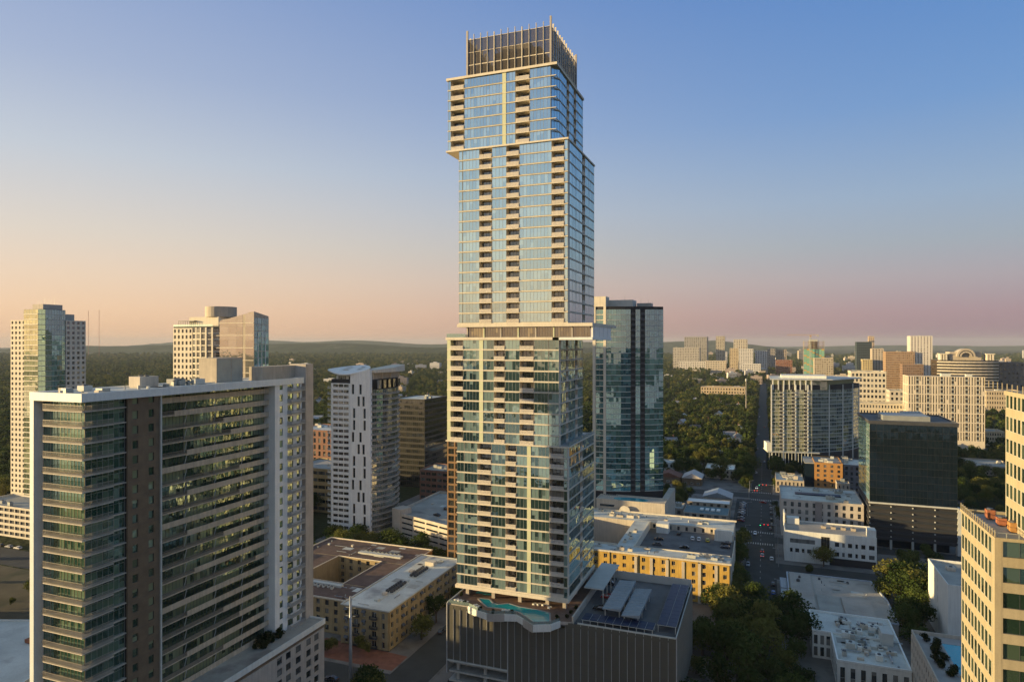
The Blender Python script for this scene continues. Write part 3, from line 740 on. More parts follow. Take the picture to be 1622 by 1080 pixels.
# corner flats: glass and wrap-round balconies
fS, fE = Fac(LB, (-139.6, 94.0), (-127.5, 94.0)), Fac(LB, (-127.5, 94.0), (-127.5, 102.8))
def l_balcony():
    mb = MB()
    mb.box(-137.4, -126.0, 92.3, 93.98, 0, .2, 0); mb.box(-127.48, -126.0, 93.98, 99.2, 0, .2, 0); mb.box(-127.48, -126.9, 99.2, 102.8, 0, .2, 0); mb.box(-139.6, -137.4, 93.5, 93.98, 0, .2, 0)
    def rail(x0, x1, y0, y1):
        mb.box(x0, x1, y0, y1, 1.3, 1.38, 1); mb.box(x0, x1, y0, y1, .32, .38, 1)
        L = max(x1 - x0, y1 - y0); n = int(L / .20)
        for k in range(n):
            if x1 - x0 > y1 - y0: mb.box(x0 + k * L / n, x0 + k * L / n + .04, y0 + .01, y1 - .01, .38, 1.3, 1)
            else: mb.box(x0 + .01, x1 - .01, y0 + k * L / n, y0 + k * L / n + .04, .38, 1.3, 1)
    rail(-137.4, -126.0, 92.3, 92.36); rail(-126.06, -126.0, 92.36, 99.2); rail(-137.4, -137.34, 92.36, 93.9)
    return mb.mesh('balcony', [BEIGE, mat('bronze_railing', (.30, .27, .21), rough=.5)])
lb_me = l_balcony()
for i in range(lnf + 1):
    z = lz0 + i * lf
    h = lf - .35 if i < lnf else ZR - 1.36 - z - .3
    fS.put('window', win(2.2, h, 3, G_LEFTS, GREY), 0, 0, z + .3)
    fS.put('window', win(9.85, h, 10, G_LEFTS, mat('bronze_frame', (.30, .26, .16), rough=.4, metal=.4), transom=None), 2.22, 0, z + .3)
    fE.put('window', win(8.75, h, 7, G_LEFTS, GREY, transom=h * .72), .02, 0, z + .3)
    add('balcony', lb_me, LB, Matrix.Translation((0, 0, z)))
# brown stone strip
pbox('core', LB, DARK, -130, -127.0, 102.85, 110.9, 20, ZR - 1.36)
fB = Fac(LB, (-127.0, 102.85), (-127.0, 110.9))
grid(fB, lz0 - .4, lnf + 1, lf, [(1.2, 2.6, 1), (5.2, 6.6, 1)], 1.0, 2.75, BROWNW, G_LEFT, depth=.35, wname='stone_wall')
for i in range(lnf): pbox('stone_joint', LB, DGREY, -126.66, -126.64, 102.9, 110.8, lz0 + i * lf + .02, lz0 + i * lf + .05)
pbox('trim', LB, LGREY, -127, -126.3, 110.9, 111.25, 20, ZR - 1.36)
# banded facade
fG = Fac(LB, (-130.0, 111.25), (-130.0, 147.8))
split = [0, .14, .55, .62, .24, 0, .70, .24, .70, 0, .24, .55, .70, .30, .86, 0, .24, .55, .70, .24, .55, 0]
SLABM = mat('band_stucco', (.57, .47, .33), var=.1, streak=.2)
RAILD = mat('dark_railing', (.21, .18, .14), rough=.5)
nb4 = 4
for i in range(lnf + 1):
    z = lz0 + i * lf
    h = lf - .3 if i < lnf else ZR - 1.36 - z - .3
    for k in range(nb4): fG.put('window', win(fG.w / nb4 - .04, h, 9, G_LEFT, DGREY), k * fG.w / nb4 + .02, 0, z + .28)
    mb = MB(); fG.box(mb, 0, fG.w, .05, 1.5, z, z + .26); add('floor_slab', mb.mesh('floor_slab', SLABM), LB)
    s = split[(lnf - i) % len(split)] * fG.w
    mb = MB(); fG.box(mb, s, fG.w + .25, 1.5, 1.72, z - .12, z + 1.18); add('stucco_band', mb.mesh('stucco_band', SLABM), LB)
    if s > 0:
        fG.put('railing', balcony_mesh(s, .2, RAILD, SLABM, rh=1.0, sl=.26, pitch=.28, bar=.10, sides=False), 0, 1.5, z)
    for k in (1, 2, 3):
        u = k * fG.w / 4; mb = MB(); mb.tube(fG.pt(u - .9, 1.2, z + .26), fG.pt(u, 1.2, z + lf), .10, n=6); add('raking_column', mb.mesh('raking_column', GREY), LB)
# white end wall with windows and small balconies
pbox('core', LB, WPANEL, -130, -126.4, 147.8, 159.2, lz0 - 2, ZR - 1.36)
fW = Fac(LB, (-126.4, 147.8), (-126.4, 159.2))
grid(fW, lz0 - .3, lnf + 1, lf, [(1.9, 3.2, 1), (5.2, 7.6, 2), (9.1, 10.5, 1)], .95, 2.85, BRIGHT, G_LEFT, depth=.28, wname='end_wall')
for i in range(lnf + 1):
    fW.put('balcony', balcony_mesh(6.0, 1.5, mat('grey_railing', (.40, .40, .38)), CONC, rh=1.0, sl=.2, pitch=.24, bar=.09), 5.0, .28, lz0 - .3 + i * lf + .3)
pbox('stair_tower', LB, CONCW, -131, -125.2, 159.7, 163.2, 10, 101.8)
pbox('stair_tower', LB, TAN, -133.5, -129, 146, 166, ZR, 101.4)
pbox('plant_room', LB, TAN, -139.2, -133.2, 134, 143.2, ZR, 104)
pbox('plant_room_panel', LB, GREY, -133.2, -133.15, 134.2, 139, ZR, 103.6)
pbox('plant_room_panel', LB, GREY, -133.2, -133.15, 139.3, 143, ZR, 103.6)
hvac(LB, -137.5, 112, ZR, 3.5, 5, 2.6, BEIGE); hvac(LB, -136, 121, ZR, 2.5, 3, 1.6, CONC); hvac(LB, -134, 126, ZR, 2, 3, 1.4); hvac(LB, -138, 100, ZR, 2, 2, 1.2)
for k in range(5): hvac(LB, -134 + .5 * (k % 2), 128.5 + 1.3 * k - 8, ZR, .9, .9, 1 + .3 * (k % 3), GREY, 'roof_vent')
clutter(LB, -140, -127, 93, 132, ZR, 22, 3)
# terrace and base
pbox('base', LB, BROWNW, -146, -120.4, 88, 161.6, 0, 26.0)
mb = MB(); mb.prism(rect(-146, -120.0, 88, 162), 26.0, 27.0, 0, 1); add('terrace', mb.mesh('terrace', [WHITE, ROOFG]), LB)
parapet(LB, rect(-129, -120.0, 88, 162), 27.0, .5, .3, WHITE)
fT = Fac(LB, (-120.4, 128), (-120.4, 161.6)); 
grid(fT, 4, 7, 3.0, [(13.5, 15.5, 1), (17, 19, 1), (21, 23.2, 1), (25.5, 27.5, 1), (29, 31, 1)], .7, 2.6, CONCW, G_WIN, depth=.3, wname='base_wall')
SHRUB = leafmat('terrace_leaves', (.012, .02, .008), (.025, .04, .014), (.04, .05, .018))
# ================================================================ other towers
def simple(name, label, cat, x0, x1, y0, y1, z1, wall, g, nf, ns, nw=None, frac=.6, sill=.9, head=None, panes=1, roof=None, side=None, join=True, depth=.25, units=3, z0=0.0, par=.9, fr=.05, frw=None, group=None, vert=False, pcol=None):
    """a block with a south front and the side that looks towards the street"""
    r = thing(name, label, cat, (x0 + x1) / 2, (y0 + y1) / 2, 0, group); foot(x0, x1, y0, y1)
    d = depth
    pbox('core', r, DARK, x0 + d, x1 - d, y0 + d, y1 - d, 0, z1 - .3)
    side = side or ('w' if (x0 + x1) / 2 > -2 else 'e')
    fh = (z1 - z0) / nf; head = head or fh - .5
    bx0, bx1, by0, by1 = x0 + d, x1 - d, y0 + d, y1 - d
    S = faces(r, bx0, bx1, by0, by1, 's'); A = faces(r, bx0, bx1, by0, by1, side)
    grid(S, z0, nf, fh, even(S.w, ns, frac, panes), sill, head, wall, g, join=join, depth=d, wname='wall', fr=fr, u0=-d, u1=S.w + d)
    nw = nw or max(1, int(round(ns * A.w / S.w)))
    grid(A, z0, nf, fh, even(A.w, nw, frac, panes), sill, head, wall, g, join=join, depth=d, wname='side_wall', pname='side_window', fr=fr)
    for o in 'ewn':
        if o != side:
            B = faces(r, bx0, bx1, by0, by1, o); mb = MB(); B.box(mb, 0, B.w, 0, d, 0, z1); add('rear_wall', mb.mesh('rear_wall', wall), r)
    if z0 > 0:
        mb = MB(); S.box(mb, -d, S.w + d, 0, d, 0, z0); A.box(mb, 0, A.w, 0, d, 0, z0); add('base_wall', mb.mesh('base_wall', wall), r)
    pbox('roof', r, roof or ROOFG, x0 + .3, x1 - .3, y0 + .3, y1 - .3, z1 - .3, z1 - .05)
    parapet(r, rect(x0 - .05, x1 + .05, y0 - .05, y1 + .05), z1 - .02, par, .35, pcol or wall)
    rr = random.Random(int(x0 * 7 + y0))
    for k in range(units):
        w = min(rr.uniform(1.8, 4.5), (x1 - x0) * .3); dd = min(rr.uniform(1.8, 4), (y1 - y0) * .3)
        hvac(r, rr.uniform(x0 + 1, x1 - w - 1), rr.uniform(y0 + 1, y1 - dd - 1), z1 - .05, w, dd, rr.uniform(1.2, 2.6), rr.choice([LGREY, BEIGE, GREY, CONC]))
    return r

def ring_floor(root, pts, z, h, inset, m, name):
    """a thin curved slab or band following an open polyline of facade points"""
    mb = MB()
    for a, b in zip(pts, pts[1:]):
        f = Fac(root, a, b); f.box(mb, 0, f.w, -inset, 0, z, z + h)
    return add(name, mb.mesh(name, m), root)
def arc(a, b, bulge, n):
    a, b = Vector(a), Vector(b); d = b - a; nrm = Vector((d.y, -d.x)).normalized()
    return [tuple(a + d * (i / n) + nrm * (bulge * (1 - (2 * i / n - 1) ** 2))) for i in range(n + 1)]

# far-left tower, green glass between cream wings
T = thing('glass_condo_tower', 'slim green glass tower between cream wings at the far left edge', 'skyscraper', -415, 290, 0); foot(-445, -400, 268, 312)
pbox('core', T, DARK, -422.3, -411.5, 272.45, 289, 0, 128.4)
fh = 3.12
fs = Fac(T, (-422.3, 272.4), (-409.4, 272.4))
for i in range(40):
    z = 3.5 + i * fh
    fs.put('window', win(12.9, fh - .45, 5, G_GREEN, LGREY), 0, .02, z + .4)
    mb = MB(); fs.box(mb, -.1, 13.0, 0, .4, z, z + .4); add('slab_edge', mb.mesh('slab_edge', CREAM), T)
pts = arc((-409.4, 272.4), (-409.4, 289), 2.2, 5)
for i in range(40):
    z = 3.5 + i * fh
    mb = MB()
    for a, b in zip(pts, pts[1:]):
        f = Fac(T, a, b); mb.add(win_quads(f.w, fh - .3, 2, fr=.04), f.M(0, .02, z + .28))
    add('curved_window', mb.mesh('curved_window', [G_TEAL, DGREY]), T)
    ring_floor(T, [(p[0] + .3, p[1]) for p in pts], z, .28, .5, LGREY, 'floor_band')
mb = MB(); mb.prism(pts + [(-412, 289), (-412, 272.4)], 3, 128.4); add('core', mb.mesh('core', DARK), T)
f = Fac(T, (-409.3, 289), (-409.3, 302)); grid(f, 2, 38, 3.16, even(13, 4, .52), .8, 2.5, CREAM, G_WIN, depth=.4, join=False, wname='wing_wall', pname='wing_window')
pbox('wing', T, CREAM, -425, -409.35, 289, 302, 0, 122)
f = Fac(T, (-439.5, 276), (-422.4, 276)); grid(f, 2, 38, 3.16, even(17.1, 5, .5), .8, 2.5, CREAM, G_WIN, depth=.4, join=False, wname='wing_wall', pname='wing_window')
pbox('wing', T, CREAM, -439.5, -422.35, 276.02, 300, 0, 122)
pbox('penthouse', T, CONCW, -420, -410.5, 276, 288, 128.4, 131.6); pbox('penthouse', T, GREY, -418, -411, 288, 296, 122, 126)
for k in range(6): mb = MB(); mb.tube((-418 + k * 1.5, 278 + k, 131.6), (-418 + k * 1.5, 278 + k, 134 + (k % 3)), .06, n=4); add('antenna', mb.mesh('antenna', GREY), T)
# its parking base
simple('parking_garage', 'golden banded parking garage at the foot of the slim green tower', 'garage', -425, -362, 246, 268, 16, CREAM, DARK, 5, 14, frac=.86, sill=1.1, head=2.9, join=False, depth=.5, units=2, roof=ROOFG)

# cream tower with the glass sail
T = thing('sail_top_tower', 'cream tower with pointed glass sail and round penthouse behind the slab building', 'skyscraper', -280, 285, 0); foot(-310, -250, 277, 305)
pbox('core', T, DARK, -308.6, -275.4, 279.4, 300, 0, 117)
f = Fac(T, (-308.6, 279.4), (-294.5, 279.4)); grid(f, 4, 34, 3.3, even(f.w, 5, .5), .7, 2.6, CREAM, G_WIN, depth=.4, wname='wall')
pts = arc((-294.5, 279.4), (-275.4, 279.4), 2.0, 5)
mb = MB(); mb.prism(pts + [(-276, 290), (-294, 290)], 0, 116.4); add('core', mb.mesh('core', DARK), T)
for i in range(34):
    z = 4 + i * 3.3
    mb = MB()
    for a, b in zip(pts, pts[1:]):
        ff = Fac(T, a, b); mb.add(win_quads(ff.w - .9, 2.4, 2, fr=.05), ff.M(.45, .02, z + .6))
    add('curved_window', mb.mesh('curved_window', [G_WIN, DGREY]), T)
    ring_floor(T, [(p[0], p[1] - .25) for p in pts], z, .6, .5, CREAM, 'floor_band')
for p in pts[1:-1]: pbox('pier', T, CREAM, p[0] - .5, p[0] + .5, p[1] - .35, p[1] + .4, 4, 116.4)
# the sail
mb = MB(); mb.prism([(-275.2, 279.0), (-251.8, 279.0), (-251.8, 290), (-275.2, 292)], 0, [119.8, 124.6, 122.4, 118]); add('sail_core', mb.mesh('sail_core', TAN), T)
f = Fac(T, (-275.2, 279.0), (-251.8, 279.0))
for i in range(11):
    z = 88 + i * 3.6; 
    for k in range(4):
        u0, u1 = k * f.w / 4, (k + 1) * f.w / 4
        if k == 2: u1 -= 1.6
        top = lambda u: 119.8 + 4.8 * u / f.w
        za, zb = z, z + 3.5
        if za > top(u1) - .4: continue
        q = [(f.pt(u0 + .04, .06, za), ), ]
        mb = MB(); mb.quad([f.pt(u0 + .04, .06, za), f.pt(u1 - .04, .06, za), f.pt(u1 - .04, .06, min(zb, top(u1) - .05)), f.pt(u0 + .04, .06, max(za + .02, min(zb, top(u0) - .05)))], 0, random.random() * .3 + .5)
        add('sail_pane', mb.mesh('sail_pane', glass('sail_glass', (.10, .09, .07), (.2, .19, .16), .3, .5, (1, .95, .9), wob=.03)), T)
for i in range(5): mb = MB(); f.box(mb, -2.5, f.w, .05, .5, 92 + i * 6.6, 92.3 + i * 6.6); add('sail_ledge', mb.mesh('sail_ledge', CREAM), T)
f = Fac(T, (-251.8, 279.0), (-251.8, 290))
for i in range(10):
    for k in range(4):
        mb = MB(); mb.add(win_quads(f.w / 4 - .1, 3.3, 1, fr=.04), f.M(k * f.w / 4 + .05, .04, 86 + i * 3.55)); add('sail_window', mb.mesh('sail_window', [G_TEAL, LGREY]), T)
for k in range(1, 4): mb = MB(); f.box(mb, k * f.w / 4 - .15, k * f.w / 4 + .15, .02, .35, 84, 114); add('pier', mb.mesh('pier', WPANEL), T)
pbox('penthouse', T, CREAM, -300, -279, 282, 294, 116.6, 122.3)
mb = MB(); mb.tube((-284, 289, 122.3), (-284, 289, 128), 8.2, n=28); add('round_penthouse', mb.mesh('round_penthouse', TAN), T)
mb = MB()
for k in range(8): mb.box(-306 + k * 1.6, -305.8 + k * 1.6, 280.2, 280.4, 117, 120)
mb.box(-306.2, -294.4, 280, 283.5, 120, 120.3); add('roof_pergola', mb.mesh('roof_pergola', DGREY), T)
mb = MB(); mb.box(-308.6, -280, 279.0, 279.1, 117, 118.2); add('glass_railing', mb.mesh('glass_railing', RAILG), T)

# white tower with slot windows and curved balconies
T = thing('curved_white_tower', 'white tower with slot windows, curved balcony side and vaulted white roof', 'apartment block', -210, 322, 0); foot(-228, -192, 305, 342)
pbox('core', T, DARK, -225.2, -199.4, 309.4, 338, 0, 88)
f = Fac(T, (-225.2, 309.4), (-211.6, 309.4)); fh = 3.12
grid(f, 1.5, 27, fh, [(1.4, 4.6, 2), (4.9, 8.1, 2), (8.4, 11.6, 2)], .95, 2.5, BRIGHT, G_WIN, depth=.4, wname='wall')
for i in range(27): f.put('balcony', balcony_mesh(2.6, 1.3, LGREY, WHITE, pitch=.4, bar=.1), -2.2, -.8, 1.5 + i * fh)
f = Fac(T, (-211.4, 307.9), (-198.9, 307.9)); rows = 13
slots = [[(1.7, 3.2), (8.4, 9.9)], [(1.0, 2.5), (5.8, 7.3)], [(4.6, 6.1), (7.7, 9.2)], [(1.7, 3.2), (8.4, 9.9)]]
mb = MB()
for i in range(rows):
    z = 1.5 + i * 6.5; sl = slots[(rows - i) % 4]; e = [0] + [v for s_ in sl for v in s_] + [12.5]
    f.box(mb, 0, 12.5, 0, .6, z, z + .55)
    for a, b in zip(e[::2], e[1::2]): f.box(mb, a, b, 0, .596, z + .55, z + 5.9)
    f.box(mb, 0, 12.5, 0, .6, z + 5.9, z + 6.5)
    for a, b in sl: f.put('slot_window', win(b - a, 5.35, 1, G_DARK, DGREY, transom=2.7), a, .02, z + .55)
add('slot_wall', mb.mesh('slot_wall', BRIGHT), T)
mb = MB(); mb.prism([(-211.4, 307.9), (-198.9, 307.9), (-198.9, 309.5), (-211.4, 309.5)], 0, [90.9, 93.6, 93.6, 90.9]); add('core', mb.mesh('core', BRIGHT), T)
mb = MB(); mb.prism([(-211.4, 307.3), (-198.9, 307.3), (-198.9, 307.9), (-211.4, 307.9)], 86, [90.9, 93.6, 93.6, 90.9]); add('slot_wall', mb.mesh('slot_wall', BRIGHT), T)
pts = arc((-198.9, 308.6), (-199.5, 340), 4.6, 8)
mb = MB(); mb.prism([(p[0] - 1.0, p[1]) for p in pts] + [(-205, 340), (-205, 308.6)], 0, 82.6); add('core', mb.mesh('core', DARK), T)
RAILW = screen('pale_railing', (.50, .49, .45), .34)
for i in range(26):
    z = 1.5 + i * fh
    mb = MB()
    for a, b in zip(pts, pts[1:]):
        ff = Fac(T, (a[0] - 1.0, a[1]), (b[0] - 1.0, b[1])); mb.add(win_quads(ff.w, fh - .35, 3, fr=.05), ff.M(0, .02, z + .3))
    add('curved_window', mb.mesh('curved_window', [glass('grey_green_glass', (.03, .05, .05), (.14, .17, .15), .4, .32, (.95, 1, .95), wob=.08), GREY]), T)
    ring_floor(T, pts, z, .22, 1.0, CONCW, 'balcony_slab')
    ring_floor(T, pts, z + .32, .95, .04, RAILW, 'balcony_railing')
f = Fac(T, (-199.2, 309.5), (-199.6, 338)); pbox('penthouse', T, BEIGE, -206, -200, 309.6, 339, 82.6, 91.6)
for k in range(5): mb = MB(); f.box(mb, 3 + k * 5.2, 5.6 + k * 5.2, 1.6, 2.6, 83.0, 87.6); add('penthouse_window', mb.mesh('penthouse_window', G_WIN), T)
mb = MB(); mb.prism([(-207, 308.2), (-196.6, 309), (-195.5, 341), (-207, 341)], 88.6, [93.4, 93.6, 91.2, 90.2]); 
roofq = MB(); roofq.prism([(-204, 309.6), (-197.0, 309.6), (-193.8, 324), (-196.8, 341), (-204, 341)], 91.7, [93.3, 93.3, 94.2, 95.4, 95.4], 0); add('flat_canopy', roofq.mesh('flat_canopy', CREAM), T)
for k in range(4): pbox('canopy_post', T, CREAM, -199.4, -198.9, 311 + k * 9, 311.5 + k * 9, 88, 91.4)
vt = MB(); nx, ny = 14, 8
def vp(i, j):
    t, q = i / nx, j / ny; w = max(.04, math.sin(math.pi * t)) ** .75
    return -227.5 + 27 * t, 306.4 + 3.0 * (1 - w) + 15 * w * q, 93.4 + 1.0 * t - 3.0 * w * (1 - q) + 1.5 * w * math.sin(q * 1.57)
for i in range(nx):
    for j in range(ny):
        if i in (4, 5, 9, 10) and j in (3, 5): continue
        a, b, c, d = vp(i, j), vp(i + 1, j), vp(i + 1, j + 1), vp(i, j + 1)
        vt.quad([a, b, c, d]); vt.quad([(p[0], p[1], p[2] - .5) for p in (a, d, c, b)])
        if j == 0: vt.quad([(a[0], a[1], a[2] - .5), (b[0], b[1], b[2] - .5), b, a])
        if i == 0: vt.quad([(d[0], d[1], d[2] - .5), (a[0], a[1], a[2] - .5), a, d])
add('vaulted_roof', vt.mesh('vaulted_roof', BRIGHT), T)
f = Fac(T, (-222, 310), (-211.6, 310)); pbox('top_wall', T, LGREY, -222, -211.6, 309.6, 325, 86, 90.2)
f.put('top_window', win(5.5, 3.6, 4, G_WIN, WHITE), 1.2, .45, 86.2); f.put('top_window', win(2.0, 3.6, 1, G_WIN, WHITE), 8, .45, 86.2)

# bronze office behind it
simple('bronze_glass_office', 'bronze glass office block behind the curved white tower', 'office block', -262, -236, 438, 475, 65.5, mat('bronze_band', (.045, .043, .037), rough=.4), G_BRONZE, 16, 5, 6, frac=.98, sill=.9, head=3.6, panes=3, roof=ROOFW, join=False, depth=.12, par=.5)
simple('brick_office', 'red brick office with dark top storeys between the slab and white towers', 'office block', -345, -300, 425, 460, 40, BRICK, G_WIN, 8, 10, 10, frac=.45, roof=ROOFW, join=True, units=4)
simple('sunlit_garage', 'sunlit golden banded garage left of the white tower', 'garage', -290, -243, 352, 385, 27, mat('gold_stucco', (.52, .38, .18)), G_WIN, 6, 8, 6, frac=.94, sill=1.5, head=3.6, panes=5, roof=ROOFT, join=False, units=2)
simple('low_brick_office', 'dark low brick office with rounded corner behind the pale garage', 'office block', -222, -196, 405, 430, 20, BRICK, G_WIN, 5, 6, 6, frac=.8, sill=1.3, head=3.2, panes=3, roof=ROOFG, join=False)
simple('market_hall', 'long low dark building with pale roof behind the pale garage', 'store', -195, -150, 420, 470, 17, mat('dark_brown_stucco', (.14, .10, .075)), G_WIN, 2, 8, 6, frac=.5, roof=ROOFW, units=5)
simple('flat_roof_store', 'wide low white roofed block behind the market hall', 'store', -215, -165, 500, 545, 16, CONCW, G_WIN, 2, 7, 6, frac=.5, roof=ROOFW, units=5)
simple('tan_apartment_block', 'tan three storey block with many roof units near the skyscraper edge', 'apartment block', -215, -185, 580, 620, 17, TAN, G_WIN, 4, 7, 6, frac=.4, roof=ROOFW, units=8)
simple('pale_office_block', 'pale two-tone office with fin columns beyond the bronze office', 'office block', -290, -262, 700, 740, 30, CREAM, G_WIN, 5, 7, 6, frac=.5, roof=ROOFW, units=2)
simple('dark_roof_school', 'long dark roofed low building among the far trees', 'school', -330, -255, 830, 870, 22, TAN, G_WIN, 3, 14, 6, frac=.5, roof=mat('dark_roof', (.10, .10, .11)), units=5)
T = simple('brown_balcony_block', 'brown block with framed balconies right behind the skyscraper', 'apartment block', -131, -117, 264, 286, 65, mat('brown_metal_panel', (.22, .13, .06), rough=.6), G_BRONZE, 20, 4, 7, frac=.8, sill=.5, head=2.9, panes=2, roof=BROWNR, join=False, units=1)

# pale garage beside the white tower
T = thing('pale_parking_garage', 'pale concrete parking garage with open slots and rooftop cars', 'garage', -165, 325, 0); foot(-192, -146, 300, 380)
poly = [(-189.8, 317.7), (-147.0, 302.2), (-147.0, 372), (-189.8, 372)]
mb = MB(); mb.prism([(-189, 318.9), (-148, 304), (-148, 371), (-189, 371)], 0, 14.2, 0, 1); add('deck', mb.mesh('deck', [DARK, ROOFG]), T)
f = Fac(T, poly[0], poly[1])
grid(f, .6, 5, 2.85, even(f.w - 6, 4, .9, 1, 0, 6), .95, 1.95, BEIGE, G_DARK, depth=.4, wname='front_wall', pname='parking_slot')
for a, b in ((1, 2), (2, 3), (3, 0)):
    ff = Fac(T, poly[a], poly[b]); mb = MB(); ff.box(mb, 0, ff.w, -.4, 0, 0, 15.4); add('garage_wall', mb.mesh('garage_wall', BEIGE), T)
mb = MB(); f.box(mb, 0, f.w, -.3, .35, 14.85, 15.4); add('parapet', mb.mesh('parapet', BEIGE), T)
mb = MB(); f.box(mb, -1, 6, -7, .8, 0, 17.4); add('stair_tower', mb.mesh('stair_tower', BEIGE), T)
pbox('ramp_wall', T, BEIGE, -170, -150, 345, 345.5, 14.2, 16.4); pbox('lift_house', T, BEIGE, -160, -152, 352, 358, 14.2, 18)

clutter(T, -188, -149, 320, 370, 14.2, 10, 16)
# yellow apartment blocks at the lower left
T = thing('yellow_apartment_block', 'yellow four storey flats with long pale roof beside the podium', 'apartment block', -132, 230, 0); foot(-142.5, -122, 201, 261, 1)
pbox('core', T, DARK, -142.0, -122.8, 201.6, 260.5, 0, 13.6)
f = Fac(T, (-142.0, 201.6), (-122.8, 201.6)); grid(f, .4, 4, 3.35, [(1.2, 2.6, 1), (5.0, 7.0, 2), (8.6, 9.9, 1), (12.4, 14.4, 2), (16.6, 17.8, 1)], .5, 2.7, YELLOW2, G_WIN, LGREY, depth=.4, wname='front_wall')
f2 = Fac(T, (-122.8, 201.6), (-122.8, 260.5)); grid(f2, .4, 4, 3.35, even(f2.w, 17, .42, 1), .7, 2.7, YELLOW2, G_WIN, LGREY, depth=.4, wname='side_wall', pname='side_window')
for i in range(4):
    for u in (4.6, 12.0): f.put('balcony', balcony_mesh(2.9, 1.0, DGREY, DGREY, rh=1.0, sl=.15, pitch=.2, bar=.05), u, .4, .6 + i * 3.35)
    for u in (8.5, 1.1):
        mb = MB(); mb.prism([(-142.0 + u, 200.5), (-142 + u + 1.6, 200.5), (-142 + u + 1.6, 201.2), (-142 + u, 201.2)], 2.5 + i * 3.35, [2.55 + i * 3.35, 2.55 + i * 3.35, 3.3 + i * 3.35, 3.3 + i * 3.35]); add('awning', mb.mesh('awning', DGREY), T)
    for k in range(2, 17, 2):
        u = (k + .3) * f2.w / 17; y = 201.6 + u
        mb = MB(); mb.prism([(-122.4, y), (-121.5, y), (-121.5, y + 1.8), (-122.4, y + 1.8)], 2.4 + i * 3.35, [3.2 + i * 3.35, 2.5 + i * 3.35, 2.5 + i * 3.35, 3.2 + i * 3.35]); add('awning', mb.mesh('awning', DGREY), T)
for a, b in (((-142.4, 260.9), (-142.4, 201.2)), ((-122.4, 260.9), (-142.4, 260.9))):
    ff = Fac(T, a, b); mb = MB(); ff.box(mb, 0, ff.w, -.4, 0, 0, 14); add('rear_wall', mb.mesh('rear_wall', YELLOW2), T)
mb = MB(); mb.prism(rect(-142.0, -122.8, 201.6, 260.5), 13.6, 13.95); add('roof', mb.mesh('roof', ROOFW), T)
parapet(T, rect(-142.5, -122.3, 201.1, 261.0), 13.9, .45, .35, LGREY)
for blk in (216, 234):
    pbox('unit_curb', T, LGREY, -133.5, -129.5, blk, blk + 12, 13.95, 14.2)
    for k in range(7):
        for j in range(2): hvac(T, -133.2 + j * 1.8, blk + .5 + k * 1.6, 14.2, 1.1, 1.1, .9, DGREY)
pbox('roof_hatch', T, CREAM, -134, -130, 249, 252, 13.95, 15.6)
clutter(T, -141.5, -123.5, 202, 260, 13.95, 26, 8)
T = thing('brown_roof_flats', 'mustard flats around a courtyard with brown roof left of the pale roofed block', 'apartment block', -168, 235, 0); foot(-200, -142, 203, 275, 1)
RZ = 12.6
for x0, x1, y0, y1 in ((-198, -142.6, 207, 222), (-198, -142.6, 250, 272), (-198, -178, 222, 250), (-156, -142.6, 222, 250)):
    pbox('wing', T, YELLOW2, x0, x1, y0, y1, 0, RZ); pbox('roof', T, BROWNR, x0 + .3, x1 - .3, y0 + .3, y1 - .3, RZ, RZ + .05)
f = Fac(T, (-198, 207), (-142.6, 207)); grid(f, .4, 4, 3.05, even(f.w, 14, .4, 2), .7, 2.6, YELLOW2, G_WIN, depth=.3, wname='front_wall')
f = Fac(T, (-178, 250), (-156, 250)); grid(f, .4, 4, 3.05, even(f.w, 5, .4, 2), .7, 2.6, YELLOW2, G_WIN, depth=.3, wname='court_wall', pname='court_window')
for x0, x1, y0, y1 in ((-178, -156, 222, 250),): parapet(T, rect(x0 - .3, x1 + .3, y0 - .3, y1 + .3), RZ, .3, .3, CREAM)
parapet(T, rect(-198.2, -142.4, 206.6, 272.2), RZ, .5, .35, CREAM)
for k in range(10): hvac(T, -176 + k * 2.1, 215 + .4 * (k % 3), RZ, 1.1, 1.1, .9, LGREY); 
pbox('unit_curb', T, LGREY, -178, -154, 217.5, 219.5, RZ, RZ + .9); pbox('unit_curb', T, LGREY, -172, -150, 256, 258.5, RZ, RZ + .8); pbox('unit_curb', T, LGREY, -194, -190.5, 224, 246, RZ, RZ + .7)
for k in range(9): hvac(T, -170 + k * 2.1, 259, RZ, 1.1, 1.1, .9, GREY)

clutter(T, -197, -143, 208, 221, RZ + .05, 14, 9); clutter(T, -197, -143, 251, 271, RZ + .05, 18, 10)
# white roof in the lower left corner
T = thing('white_roof_warehouse', 'plain white flat roofed warehouse in the lower left corner', 'warehouse', -225, 140, 0)
mb = MB(); mb.prism([(-262, 96), (-196, 120), (-214, 168.5), (-262, 151)], 0, 10, 0, 1); add('wall', mb.mesh('wall', [WHITE, ROOFW]), T)
parapet(T, [(-262, 96), (-196, 120), (-214, 168.5), (-262, 151)], 10, .5, .4, WHITE)
hvac(T, -226, 146, 10, 4, 3, 1.2, RUST); hvac(T, -219, 158, 10, 5, 4, 2.4, WHITE); foot(-264, -194, 94, 170)

# unseen mid-rise row added beyond the left edge so its shadow covers the streets
simple('brick_apartment_row', 'brick apartment row standing just beyond the left edge', 'apartment block', -330, -276, 40, 158, 36, BRICK, G_WIN, 10, 10, 20, frac=.45, roof=ROOFG, join=True, units=4)

